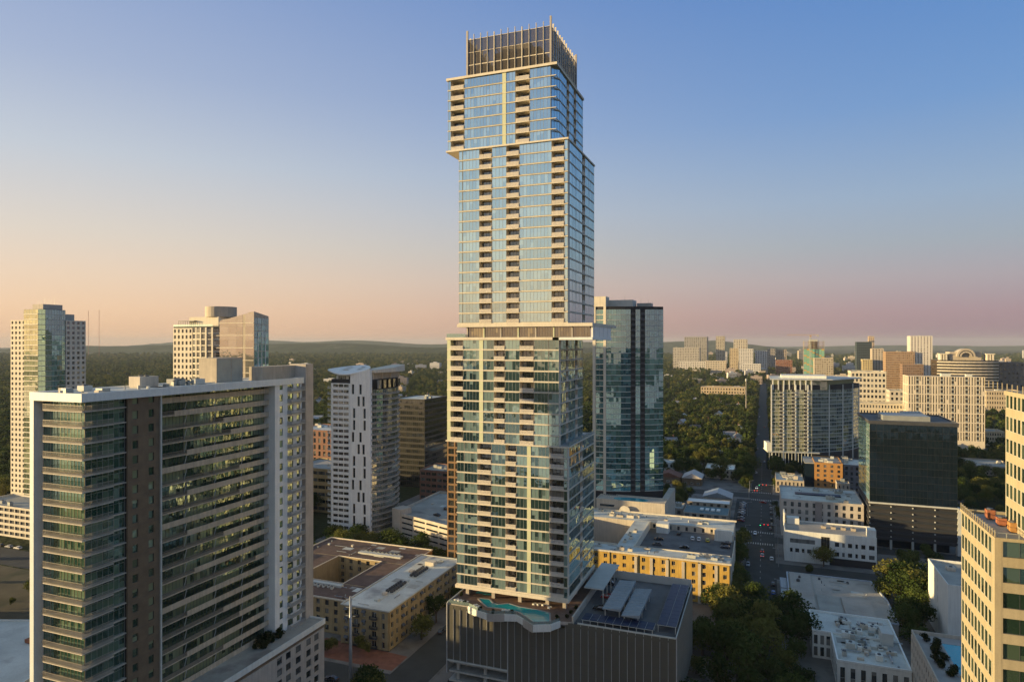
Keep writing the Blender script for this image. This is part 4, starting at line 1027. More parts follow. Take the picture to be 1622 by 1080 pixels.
# teal curved glass tower
T = thing('teal_glass_tower', 'teal curved glass tower with cream framed edge right behind the skyscraper', 'skyscraper', -70, 380, 0); foot(-92, -48, 362, 408)
K0, K1, K2 = (-91.4, 370.5), (-83.7, 370.5), (-53.8, 384.0)
pts = arc(K1, K2, 1.8, 12); TZ = 128.6; fh = 3.12; nf = 33
mb = MB(); mb.prism([K0] + pts + [(-57, 402), (-91.4, 406)], 0, TZ); add('core', mb.mesh('core', DARK), T)
f = Fac(T, K0, K1)
for i in range(nf):
    z = 24 + i * fh
    f.put('edge_window', win(4.4, fh - .4, 2, G_TEAL, CREAM), 1.8, .05, z + .35)
    mb = MB(); f.box(mb, 1.6, 6.4, 0, .35, z, z + .35); add('edge_band', mb.mesh('edge_band', CREAM), T)
for u0, u1 in ((0, 1.7), (6.3, f.w)): mb = MB(); f.box(mb, u0, u1, 0, .5, 0, TZ + (.0 if u0 else .0)); add('edge_pier', mb.mesh('edge_pier', CREAM), T)
slotk = (5, 7)
for i in range(nf):
    z = 24 + i * fh
    for k, (a, b) in enumerate(zip(pts, pts[1:])):
        ff = Fac(T, a, b)
        if k in slotk:
            ff.put('balcony', balcony_mesh(ff.w * .8, .5, DGREY, DGREY, rh=1.0, sl=.3, solid=True, sides=False), ff.w * .1, .05, z)
        else: ff.put('window', win(ff.w, fh - .25, 2, G_TEAL, DGREY, fr=.04, mu=.05), 0, .25, z + .25)
    seg = [[pts[j] for j in range(0, 6)], [pts[6], pts[7]], [pts[j] for j in range(8, 13)]]
    for s_ in seg: ring_floor(T, [(p[0] + .15, p[1] - .38) for p in s_], z, .36, .3, LGREY, 'floor_band')
for k, (a, b) in enumerate(zip(pts, pts[1:])):
    if k in slotk: continue
    ff = Fac(T, a, b); mb = MB(); ff.box(mb, 0, ff.w, 0, .22, 24, TZ); add('curtain_wall', mb.mesh('curtain_wall', DARK), T)
pbox('penthouse', T, CREAM, -91.0, -84.0, 370.9, 380, TZ, 134.4)
pbox('penthouse', T, LGREY, -84, -70, 378, 390, TZ, 132.6); pbox('penthouse', T, GREY, -69, -61, 386, 394, TZ, 131)
for x, y, h in ((-66, 382, 5), (-62, 383, 4.5), (-60, 386, 3.5), (-75, 380, 7)): mb = MB(); mb.tube((x, y, TZ + 2), (x, y, TZ + h), .07, n=4); add('antenna', mb.mesh('antenna', GREY), T)
T = thing('pool_garage', 'beige garage with turquoise rooftop pool under the teal tower', 'garage', -65, 360, 0); foot(-88, -46, 344, 382)
pbox('wall', T, BEIGE, -86, -49, 356.5, 368.2, 0, 22.4)
pbox('wall', T, BEIGE, -78, -49, 368.2, 371.6, 0, 22.4); pbox('wall', T, BEIGE, -52.4, -49, 371.6, 400, 0, 22.4)
f = Fac(T, (-86, 356.5), (-49, 356.5))
for k in range(5): f.put('parking_slot', win(33, 1.3, 1, G_DARK, BEIGE), 2, .01, 6.5 + k * 3.1)
mb = MB(); mb.prism([(-68 + 9.5 * math.cos(t * math.pi / 8), 362.0 + 3.9 * math.sin(t * math.pi / 8)) for t in range(16)], 22.4, 22.6); add('pool_water', mb.mesh('pool_water', WATER), T)
parapet(T, rect(-86.1, -48.9, 356.4, 368.1), 22.4, .5, .3, BEIGE)
for k in range(7): hvac(T, -84 + k * 1.2, 365.6, 22.4, .7, 1.4, .5, WHITE, 'planter')

# golden apartment building with rooftop parking
T = thing('ochre_apartment_block', 'ochre apartment building with golden sunlit front and parking deck inside', 'apartment block', -45, 320, 0); foot(-102, -11, 284, 356, 2)
IZ = 17.0
for x0, x1, y0, y1, z in ((-100, -12.8, 285.4, 296, IZ), (-100, -13.5, 340, 355, IZ), (-62, -54, 296, 340, IZ), (-100, -92, 296, 340, IZ), (-22, -13.5, 330, 340, IZ)):
    pbox('wing', T, BEIGE, x0, x1, y0, y1, 0, z - .02); pbox('roof', T, ROOFW, x0 + .2, x1 - .2, y0 + .2, y1 - .2, z, z + .1)
pbox('parking_deck', T, DECKA, -54, -13, 296, 340, 10, 13.9); pbox('deck_wall', T, BEIGE, -13, -12.6, 296, 330, 0, 14.9)
f = Fac(T, (-100, 285.4), (-12.8, 285.4))
grid(f, .4, 5, 3.3, [(a, b, 2) for a, b, _ in even(f.w, 21, .36)], .8, 2.6, YELLOW, G_WIN, depth=.4, wname='front_wall', f=CREAM)
for k in range(1, 8): pbox('downpipe', T, DGREY, -100 + k * 12.4, -99.8 + k * 12.4, 284.75, 284.95, 1, IZ)
for k in range(6): pbox('pilaster', T, BEIGE, -52 + k * 6.6, -50.8 + k * 6.6, 284.7, 284.98, 0, IZ - .5)
f = Fac(T, (-54, 340), (-22, 340)); grid(f, 13.9, 1, 3, even(32, 8, .3), .4, 2.4, BEIGE, G_WIN, depth=.2, wname='court_wall', pname='court_window')
pbox('stair_tower', T, WHITE, -22, -14, 329.5, 330, 13.9, 19); pbox('stair_tower', T, WHITE, -50, -44, 333, 339, 13.9, 18.5)
mb = MB(); mb.box(-100, -12.4, 284.9, 285.5, IZ, IZ + .7); mb.box(-100, -62, 295.6, 296.1, IZ, IZ + .7); mb.box(-54.3, -53.8, 296, 340, IZ - 3, IZ + .6); mb.box(-100, -13, 354.6, 355.2, IZ, IZ + .9); mb.box(-54, -13.5, 295.7, 296.2, IZ, IZ + .6); add('parapet', mb.mesh('parapet', CREAM), T)
mb = MB(); mb.tube((-70, 354.5, IZ + .5), (-70, 355.2, IZ + .5), 3, n=24); add('arched_gable', mb.mesh('arched_gable', CREAM), T)
rr = random.Random(4)
for k in range(22):
    x = rr.uniform(-90, -18); y = rr.choice([rr.uniform(287, 293), rr.uniform(342, 352)])
    hvac(T, x, y, IZ + .1, rr.uniform(1.5, 4), 1.5, rr.uniform(.8, 1.5), rr.choice([BEIGE, LGREY, CREAM]))
for k in range(4): hvac(T, -60 + 1.5 * (k % 2), 300 + k * 6, IZ + .1, 1.5, 3, 1.0, CREAM)

clutter(T, -99, -14, 286, 295.5, IZ + .1, 26, 11); clutter(T, -99, -14, 341, 354, IZ + .1, 26, 12)
# low shops north of it
simple('white_roof_shop', 'small white flat roofed shop behind the ochre building', 'shop', -66, -46, 412, 426, 7, CONCW, G_WIN, 2, 5, 4, frac=.5, roof=ROOFW, units=4)
T = simple('teal_roof_shop', 'shop with sloping teal metal roof and four skylights', 'shop', -45, -19.5, 405, 424, 7.5, TAN, G_WIN, 2, 6, 4, frac=.6, roof=TEALROOF, units=0, par=.15)
for k in range(4): pbox('skylight', T, WPANEL, -36 + k * 3.2, -34 + k * 3.2, 412, 417, 7.5, 8.2)
T = simple('white_sloped_shop', 'tan shop with long white sloped roof beside the angle parking', 'shop', -45, -19.5, 427, 437, 9, TAN, G_WIN, 2, 6, 3, frac=.4, roof=WPANEL, units=0, par=.2)
def gable(name, label, cat, x0, x1, y0, y1, h, rise, wall, roof, axis='y', group=None, win_n=3):
    r = thing(name, label, cat, (x0 + x1) / 2, (y0 + y1) / 2, 0, group); foot(x0, x1, y0, y1)
    mb = MB(); e = .5
    if axis == 'y':
        xm = (x0 + x1) / 2
        pbox('wall', r, wall, x0, x1, y0, y1, 0, h)
        mb.quad([(x0, y0 - .01, h), (x1, y0 - .01, h), (xm, y0 - .01, h + rise)])
        add('gable_wall', mb.mesh('gable_wall', wall), r); mb = MB()
        for a, b in ((x0 - e, xm), (x1 + e, xm)):
            mb.prism([(min(a, b), y0 - e), (max(a, b), y0 - e), (max(a, b), y1 + e), (min(a, b), y1 + e)], h - .1, [h + .1 if a < b else h + rise, h + rise if a < b else h + .1, h + rise if a < b else h + .1, h + .1 if a < b else h + rise])
    else:
        ym = (y0 + y1) / 2
        pbox('wall', r, wall, x0, x1, y0, y1, 0, h)
        for a, b in ((y0 - e, ym), (y1 + e, ym)):
            lo, hi = (h + .1, h + rise) if a < b else (h + rise, h + .1)
            mb.prism([(x0 - e, min(a, b)), (x1 + e, min(a, b)), (x1 + e, max(a, b)), (x0 - e, max(a, b))], h - .1, [lo, lo, hi, hi])
    add('roof', mb.mesh('roof', roof), r)
    f = faces(r, x0, x1, y0, y1, 's')
    for o in even(f.w, win_n, .4): f.put('window', win(o[1] - o[0], 1.4, 1, G_WIN, WHITE), o[0], .02, 1.0)
    return r
gable('pitched_hall', 'hall with shallow grey pitched roof and white edge by the corner', 'shop', -38, -20, 462, 478, 5, 3.2, BEIGE, SHADE)
gable('rust_gable_shed', 'dark shed with rusty red gable roof in the restaurant row', 'restaurant', -78, -60, 520, 535, 5, 3.4, BROWNW, mat('rust_roof', (.20, .09, .06), rough=.8))
gable('pale_gable_shed', 'dark shed with pale metal gable roof in the restaurant row', 'restaurant', -58, -44, 518, 536, 5.5, 3.6, BROWNW, mat('pale_metal_roof', (.50, .47, .44), rough=.5))
simple('grey_roof_restaurant', 'wide grey metal roofed restaurant by the crossing', 'restaurant', -44, -22, 552, 575, 7, CREAM, G_WIN, 2, 7, 4, frac=.5, roof=WPANEL, units=3)
simple('white_gabled_cottage', 'small white two storey cottage with open porch above the restaurants', 'house', -42, -30, 628, 642, 8, WHITE, G_WIN, 2, 4, 3, frac=.5, roof=mat('dark_roof', (.10, .10, .11)), units=0)
simple('white_corner_house', 'small white arched house next to the teal tower', 'house', -80, -70, 560, 575, 8, WHITE, G_WIN, 2, 3, 3, frac=.45, roof=ROOFW, units=0)
simple('dark_porch_house', 'brown house with white flat porch roof above the cottage', 'house', -40, -27, 690, 706, 9, BRICK, G_WIN, 2, 4, 3, frac=.4, roof=ROOFW, units=0)

# tower with curved corner right of the street
T = thing('curved_corner_tower', 'pale glass residential tower with white vertical strips and curved corner', 'skyscraper', 45, 620, 0); foot(0, 85, 600, 660)
A, B, C = (6.0, 608.5), (38.0, 614.0), (86.0, 696.0)
pts = [A] + arc(B, C, 0, 1)
pts2 = arc((38.0, 614.0), (79.0, 660.0), 6.5, 8)
LT = 77.4; fh = 3.1; nf = 17; z0 = 15.5
mb = MB(); mb.prism([A] + pts2 + [(60, 680), (6, 660)], 0, LT - 5); add('core', mb.mesh('core', DARK), T)
f = Fac(T, A, B)
ops = []; n = 10; bwid = f.w / n
for i in range(nf):
    z = z0 + i * fh
    for k in range(n):
        if k in (2, 5, 8): f.put('balcony', balcony_mesh(bwid * .8, .9, LGREY, LGREY, rh=1.0, sl=.3, pitch=.5, bar=.2), k * bwid + .3, .0, z)
        else: f.put('window', win(bwid - .1, fh - .45, 2, G_PALE if (i * 3 + k * 7) % 6 < 5 else G_PALE2, LGREY), k * bwid + .05, .02, z + .4)
    mb = MB(); f.box(mb, 0, f.w, 0, .25, z, z + .38); add('floor_band', mb.mesh('floor_band', LGREY), T)
    mbw = MB()
    for a, b in zip(pts2, pts2[1:]):
        ff = Fac(T, a, b); mbw.add(win_quads(ff.w, fh - .4, 3, fr=.06), ff.M(0, .02, z + .38))
    add('curved_window', mbw.mesh('curved_window', [G_PALE2, LGREY]), T)
    ring_floor(T, [(p[0] + .15, p[1] - .15) for p in pts2], z, .36, .4, LGREY, 'floor_band')
for k in (0, 3, 6, 9): mb = MB(); f.box(mb, k * bwid - .45, k * bwid + .45, 0, .6, 8, LT - 5); add('white_strip', mb.mesh('white_strip', WHITE), T)
for p in pts2[2::2]: pbox('white_strip', T, WHITE, p[0] - .35, p[0] + .35, p[1] - .6, p[1] + .3, 8, LT - 5)
mb = MB(); mb.prism([(7.5, 610.5), (38, 615.6), (50, 619), (74, 655), (60, 676), (7.5, 657)], LT - 9.1, LT - .9); add('top_storeys', mb.mesh('top_storeys', G_PALE), T)
mb = MB(); mb.prism([(4.8, 607), (39, 612.8), (54, 616.5), (81, 659), (60, 681), (4.8, 661)], LT - .9, LT, 0, 1); add('roof_slab', mb.mesh('roof_slab', [WHITE, ROOFW]), T)
pbox('penthouse', T, WHITE, 14, 50, 625, 650, LT, LT + 2.4)
for k in range(8): mb = MB(); f.box(mb, .8 + k * 4.4, 1.7 + k * 4.4, -.6, .3, LT - 9.4, LT - .9); add('top_fin', mb.mesh('top_fin', WHITE), T)
for k in range(14): mb = MB(); f.box(mb, -2 + k * 2.6, -1.7 + k * 2.6, .3, .9, 0, 14.8); add('base_fin', mb.mesh('base_fin', LGREY), T)
mb = MB(); f.box(mb, -3, f.w, -6, .28, 0, 14.6, 0); add('base', mb.mesh('base', G_DARK), T); mb = MB(); f.box(mb, -3.2, f.w + 6, -20, 1.2, 14.6, 15.4); add('podium_slab', mb.mesh('podium_slab', LGREY), T)
mb = MB(); f.box(mb, -3.6, 0, -14, -2, 15.4, 22.5); add('white_wing', mb.mesh('white_wing', WHITE), T)

# dark glass office with banded parking floors
T = thing('dark_glass_office', 'dark blue glass office block above banded parking floors', 'office block', 72, 415, 0); foot(50, 94, 393, 442)
x0, x1, y0, y1 = 52.0, 92.3, 395.0, 438.0
pbox('core', T, DARK, x0 + .3, x1 - .3, y0 + .3, y1 - .3, 4.5, 66)
S, W = faces(T, x0 + .3, x1 - .3, y0 + .3, y1 - .3, 's'), faces(T, x0 + .3, x1 - .3, y0 + .3, y1 - .3, 'w')
for i in range(11):
    z = 24.3 + i * 3.72
    for k in range(12): S.put('window', win(S.w / 12 - .03, 3.62, 2, G_DARK, BLACKF, fr=.03, mu=.04), k * S.w / 12, .02, z + .05)
    for k in range(6): W.put('side_window', win(W.w / 6 - .03, 3.62, 2, G_TEAL, LGREY, fr=.04, mu=.06), k * W.w / 6, .02, z + .05)
for i in range(6):
    z = 5 + i * 3.15
    mb = MB(); S.box(mb, 0, S.w, .1, .5, z, z + 1.25); W.box(mb, 0, W.w, .1, .5, z, z + 1.25); add('parking_band', mb.mesh('parking_band', mat('dark_louvre', (.035, .04, .045), rough=.4)), T)
    for k in range(5): mb = MB(); S.box(mb, k * S.w / 4 - .25, k * S.w / 4 + .25, .1, .75, z + 1.3, z + 1.9); add('bracket', mb.mesh('bracket', LGREY), T)
mb = MB(); S.box(mb, -.4, S.w + .6, -.5, .9, 23.5, 24.25); add('belt_course', mb.mesh('belt_course', LGREY), T)
for k in range(5):
    mb = MB(); S.box(mb, k * S.w / 4 - .5, k * S.w / 4 + .5, -.8, .6, 0, 5); add('column', mb.mesh('column', CONC), T)
pbox('side_frame', T, LGREY, x1 - .3, x1 + 1.2, y0 - .4, y0 + 4, 0, 24)
pbox('ground_floor', T, G_DARK, x0 + 3, x1 - 3, y0 + 4, y1 - 3, 0, 4.5)
mb = MB(); mb.prism(rect(x0 - .2, x1 + .2, y0 - .2, y1 + .2), 65.3, 66.4, 0, 1); add('roof', mb.mesh('roof', [DGREY, mat('charcoal_roof', (.12, .125, .125), rough=.9)]), T)
parapet(T, rect(x0 - .3, x1 + .3, y0 - .3, y1 + .3), 66.4, .7, .4, DGREY)
pbox('screen_wall', T, GREY, x0 + 8, x0 + 30, y0 + 10, y0 + 28, 66.4, 69); hvac(T, x0 + 20, y0 + 30, 66.4, 10, 6, 3)

# streets' right side: hotel, white office, orange block, shops
T = simple('beige_hotel', 'beige midrise with white roof and a long dark solar strip', 'hotel', 9, 50.5, 402.5, 441, 20, mat('hotel_stucco', (.52, .47, .40)), G_WIN, 5, 11, 10, frac=.42, sill=.7, head=3.2, roof=ROOFW, join=False, units=6, par=.6)
pbox('solar_panel', T, SOLAR, 17, 41, 419, 424, 20.1, 20.6); pbox('corridor_strip', T, mat('taupe_stucco', (.30, .26, .23)), 26.5, 30, 402.1, 402.5, 0, 20)
clutter(T, 10, 50, 403, 440, 19.95, 22, 13)
T = thing('white_office', 'white two and three storey office with dark window rows and flat roof', 'office block', 30, 366, 0); foot(9, 51, 356, 379)
x0, x1, y0, y1, zt = 9.6, 50.2, 356.4, 378, 14.5
pbox('core', T, DARK, x0 + .3, x1 - .3, y0 + .3, y1 - .3, 0, zt - .3)
S, W = faces(T, x0 + .3, x1 - .3, y0 + .3, y1 - .3, 's'), faces(T, x0 + .3, x1 - .3, y0 + .3, y1 - .3, 'w')
ops = [(2.2, 3.4, 1), (4.6, 6.4, 1), (7.6, 8.8, 1), (10, 11.8, 1), (13, 14.4, 1), (22.3, 24.2, 1), (25.5, 26.6, 1), (28, 29.8, 1), (31.2, 32.3, 1), (33.7, 35.5, 1), (37, 39.4, 1)]
grid(S, 3.6, 1, 4.2, ops, 1.0, 3.0, WHITE, G_WIN, depth=.3, u0=-.3, u1=S.w + .3)
grid(S, 7.8, 1, 6.7, [(2.2, 13.5, 9)] + ops[5:], 1.4, 3.5, WHITE, G_WIN, depth=.3, u0=-.3, u1=S.w + .3, pname='upper_window')
mb = MB(); S.box(mb, -.3, 20, 0, .3, 0, 3.6); add('ground_wall', mb.mesh('ground_wall', WHITE), T)
grid(W, 0, 3, 4.8, even(W.w, 5, .3), 1.2, 3.3, WHITE, G_WIN, depth=.3, wname='side_wall', pname='side_window')
S.put('entrance_glass', win(3.8, 6.5, 3, G_BRONZE, TAN), 16.2, .32, 7.0)
for o in 'en': B_ = faces(T, x0 + .3, x1 - .3, y0 + .3, y1 - .3, o); mb = MB(); B_.box(mb, 0, B_.w, 0, .3, 0, zt); add('rear_wall', mb.mesh('rear_wall', WHITE), T)
pbox('roof', T, ROOFT, x0 + .3, x1 - .3, y0 + .3, y1 - .3, zt - .3, zt - .05); parapet(T, rect(x0, x1, y0, y1), zt, .7, .4, WHITE)
pbox('roof_house', T, WHITE, 46.5, 50.1, 357.5, 363, zt, zt + 4); pbox('roof_house', T, WHITE, 11, 17, 372, 377, zt, zt + 3); pbox('corner_fin', T, WHITE, 9.5, 10.2, 370, 378, zt, zt + 6)
for k in range(4): hvac(T, 27 + k * 4.5, 368, zt, 2.2, 2, 1.2, TAN)
T = simple('orange_brick_block', 'orange brick six storey block behind the beige hotel', 'apartment block', 34.5, 53.0, 530, 562, 20.3, ORANGE, G_WIN, 6, 4, 6, frac=.4, sill=.8, head=2.7, panes=2, roof=ROOFG, join=False, units=6)
pbox('glass_bay', T, G_DARK, 28, 34.3, 531, 560, 0, 19.8); pbox('bay_roof', T, ROOFG, 27.9, 34.4, 530.9, 560.1, 19.8, 20.3)
simple('corner_shop', 'low tan shop with cluttered white roof at the street corner', 'shop', 8, 26.8, 516, 545, 8.5, TAN, G_WIN, 2, 7, 8, frac=.4, roof=ROOFW, join=True, units=9)
simple('slate_grey_block', 'slate grey block with roof units between the orange block and dark office', 'office block', 54, 75, 535, 566, 19, mat('slate_panel', (.15, .16, .18)), G_WIN, 5, 6, 6, frac=.5, roof=ROOFW, join=True, units=10)
simple('brick_parapet_house', 'little brick building between the orange block and dark office', 'office block', 47, 55, 505, 516, 11, TAN, G_WIN, 3, 3, 4, frac=.4, units=1)
# lower right roofs
T = thing('tan_roof_hall', 'single storey building with stained tan roof and blue-grey fascia near the street', 'hall', 28, 300, 0); foot(8, 47, 276, 323, 1)
mb = MB(); mb.prism([(9.6, 276.6), (46, 276.6), (46, 300), (43, 322), (9.6, 322)], 0, 5.0, 0, 1); add('wall', mb.mesh('wall', [CONCW, ROOFT]), T)
parapet(T, [(9.4, 276.4), (46.2, 276.4), (46.2, 300), (43.2, 322.2), (9.4, 322.2)], 5, .5, .5, mat('pale_blue_metal', (.40, .45, .50), rough=.5))
pbox('raised_roof', T, ROOFT, 10.5, 19, 281, 321, 5, 5.8); pbox('roof_panel', T, ROOFG, 20, 28.5, 280, 298, 5.05, 5.3); pbox('roof_panel', T, ROOFT, 29, 39.5, 279, 297, 5.02, 5.7)
for k in range(3): pbox('street_canopy', T, SHADE, 6.6, 9.3, 278 + k * 14, 291 + k * 14, 3.4, 3.6)
hvac(T, 13, 309, 5.8, 1.4, 1.4, .8, DGREY); hvac(T, 14, 314, 5.8, 1, 1, .7, DGREY); hvac(T, 22, 317, 5, 1, 1, .6, DGREY); hvac(T, 33, 316, 5, 1, 1, .6, DGREY)
clutter(T, 20, 43, 300, 320, 5, 14, 14)
T = thing('cluttered_white_roof_block', 'white walled block with pale roof crowded with ducts and units', 'office block', 30, 250, 0); foot(14, 43, 226, 270)
for x0, x1, y0, y1, z in ((21.4, 41.6, 229, 250, 9), (15.6, 41.6, 250, 268.5, 9)):
    pbox('wall', T, WHITE, x0, x1, y0, y1, 0, z - .1); pbox('roof', T, ROOFW, x0 + .3, x1 - .3, y0 + .3, y1 - .3, z - .1, z); parapet(T, rect(x0 - .1, x1 + .1, y0 - .1, y1 + .1), z, .6, .45, WPANEL)
f = Fac(T, (21.4, 229), (41.6, 229))
for o in even(f.w, 7, .5): f.put('window', win(o[1] - o[0], 6.5, 1, G_WIN, WHITE, transom=3.2), o[0], .02, 1)
f = Fac(T, (15.6, 250), (21.4, 250)); 
for z in (.8, 4.8):
    for u in (.4, 2.4, 4.3): f.put('window', win(1.3, 3.2, 1, G_WIN, WHITE), u, .02, z)
f = Fac(T, (21.4, 250), (21.4, 229))
for o in even(f.w, 5, .5): f.put('window', win(o[1] - o[0], 6.5, 1, G_WIN, WHITE, transom=3.2), o[0], .02, 1)
rr = random.Random(9)
for k in range(26):
    x, y = rr.uniform(23, 37), rr.uniform(231, 264); hvac(T, x, y, 9, rr.uniform(.8, 3.2), rr.uniform(.8, 3), rr.uniform(.5, 2.2), rr.choice([LGREY, GREY, CONC, WHITE, BEIGE]))
for k in range(9):
    mb = MB(); x, y = rr.uniform(23, 38), rr.uniform(232, 262); L = rr.uniform(3, 9)
    mb.tube((x, y, 9.5), (x + (L if k % 2 else 0), y + (0 if k % 2 else min(L, 266 - y)), 9.5), .25, n=6); add('duct', mb.mesh('duct', STEEL), T)
pbox('roof_house', T, LGREY, 36, 39.5, 246, 252, 9, 13)
clutter(T, 21.6, 41, 229.5, 268, 9, 40, 15)
T = thing('pool_deck_block', 'beige flats with turquoise swimming pool on the roof terrace', 'apartment block', 55, 215, 0); foot(42, 90, 170, 233)
f = Fac(T, (42.0, 231.5), (42.0, 172))
pbox('core', T, BEIGE, 42.0, 80, 172, 231.5, 0, 19.8)
grid(f, 1, 6, 3.1, even(f.w, 22, .35), .8, 2.4, BEIGE, G_WIN, depth=.2, wname='side_wall')
pbox('terrace', T, TILE, 42.2, 79.8, 172.2, 231.3, 19.8, 20); parapet(T, rect(41.9, 80, 172, 231.5), 20, 1, .3, BEIGE)
pbox('pool_water', T, WATER, 48.6, 60, 206, 226, 20.05, 20.15)
mb = MB(); mb.box(47.8, 60.8, 205.2, 206, 20, 20.2); mb.box(47.8, 60.8, 226, 226.8, 20, 20.2); mb.box(47.8, 48.6, 206, 226, 20, 20.2); mb.box(60, 60.8, 206, 226, 20, 20.2); add('pool_coping', mb.mesh('pool_coping', TILE), T)
T = simple('white_blank_wall_block', 'block with plain white end wall beside the right edge office', 'apartment block', 60, 82, 270, 300, 23, WHITE, G_WIN, 6, 1, 1, frac=.02, roof=ROOFG, units=1)
gable('sunlit_shed', 'small shed with sunlit west wall and pale roof behind the big trees', 'shed', 66, 76, 334, 346, 6, 1.4, TAN, ROOFW)

# right edge office
T = thing('banded_office', 'cream banded office with green glass filling the right edge', 'office block', 60, 120, 0); foot(30, 110, 95, 145)
x0, y0, y1, zt = 33.2, 121.7, 141, 77.6
CB = mat('cream_precast', (.38, .325, .21), var=.06, streak=.1)
pbox('core', T, DARK, x0 + .3, 90, y0 + .3, y1, 0, zt - .4)
S, W = Fac(T, (x0 + .3, y0 + .3), (90, y0 + .3)), Fac(T, (x0 + .3, y1), (x0 + .3, y0 + .3))
OF = 3.9
grid(W, zt - 17 * OF, 17, OF, even(W.w, 10, .78), 1.3, 3.9 - .02, CB, G_OFF, depth=.1, wname='side_wall', pname='side_window', fr=.05, f=LGREY)
grid(S, zt - 17 * OF, 17, OF, [(.75 + k * 9, 9.6 + k * 9, 4) for k in range(6)] , 1.5, 3.88, CB, G_OFF2, depth=.3, wname='front_wall', fr=.05)
pbox('corner_pier', T, CB, x0 - .02, x0 + .9, y0 - .02, y0 + .9, 0, zt)
pbox('roof', T, ROOFG, x0 + .3, 90, y0 + .3, y1 - .2, zt - .4, zt - .1)
parapet(T, [(x0, y0), (90, y0), (90, y1), (x0, y1)], zt - .02, .5, .35, CB)
for k in range(16): pbox('railing_post', T, CB, x0 + .1, x0 + .22, y0 + .5 + k * 1.25, y0 + .62 + k * 1.25, zt + .4, zt + 1.5)
mb = MB(); mb.box(x0 + .1, x0 + .2, y0, y1, zt + 1.2, zt + 1.28); mb.box(x0 + .2, 60, y0 + .1, y0 + .2, zt + 1.2, zt + 1.28); add('railing', mb.mesh('railing', GREY), T)
for k in range(9): pbox('railing_post', T, GREY, x0 + 1.5 + k * 1.6, x0 + 1.6 + k * 1.6, y0 + .1, y0 + .2, zt + .4, zt + 1.2)
for x, y, h, m in ((36, 136, 1.6, RUST), (36.5, 132, 1.2, RUST), (37, 128, 1.5, ORANGE), (39, 124.5, 1.3, BEIGE), (41, 126, 1.0, RUST)): hvac(T, x, y, zt, 1.2, 1.4, h, m, 'patio_chair_stack')
pbox('roof_kiosk', T, WHITE, 38.2, 44, 131, 134, zt + 2.9, zt + 3.1); pbox('roof_kiosk', T, ORANGE, 39, 43.6, 131.4, 133.6, zt, zt + 2.9)
ux0, uy0, uy1, uz = 31.7, 112, 119.4, 99.6
pbox('core', T, DARK, ux0 + 6.35, 95, uy0, uy1 + 13.8, zt, uz - .3)
W = Fac(T, (ux0 + 6.3, uy1 + 14), (ux0 + 6.3, uy0))
grid(W, zt - .3, 6, 3.7, even(W.w, 12, .76), 1.35, 3.69, CB, G_OFF, depth=.1, wname='upper_wall', pname='upper_window', fr=.05, f=LGREY)
pbox('upper_roof', T, CB, ux0 + 6, 95, uy0, uy1 + 14, uz - .3, uz + .4)
for k in range(14): pbox('railing_post', T, CB, ux0 + 6.05, ux0 + 6.15, uy0 + 1 + k * 2.4, uy0 + 1.12 + k * 2.4, uz + .4, uz + 1.6)

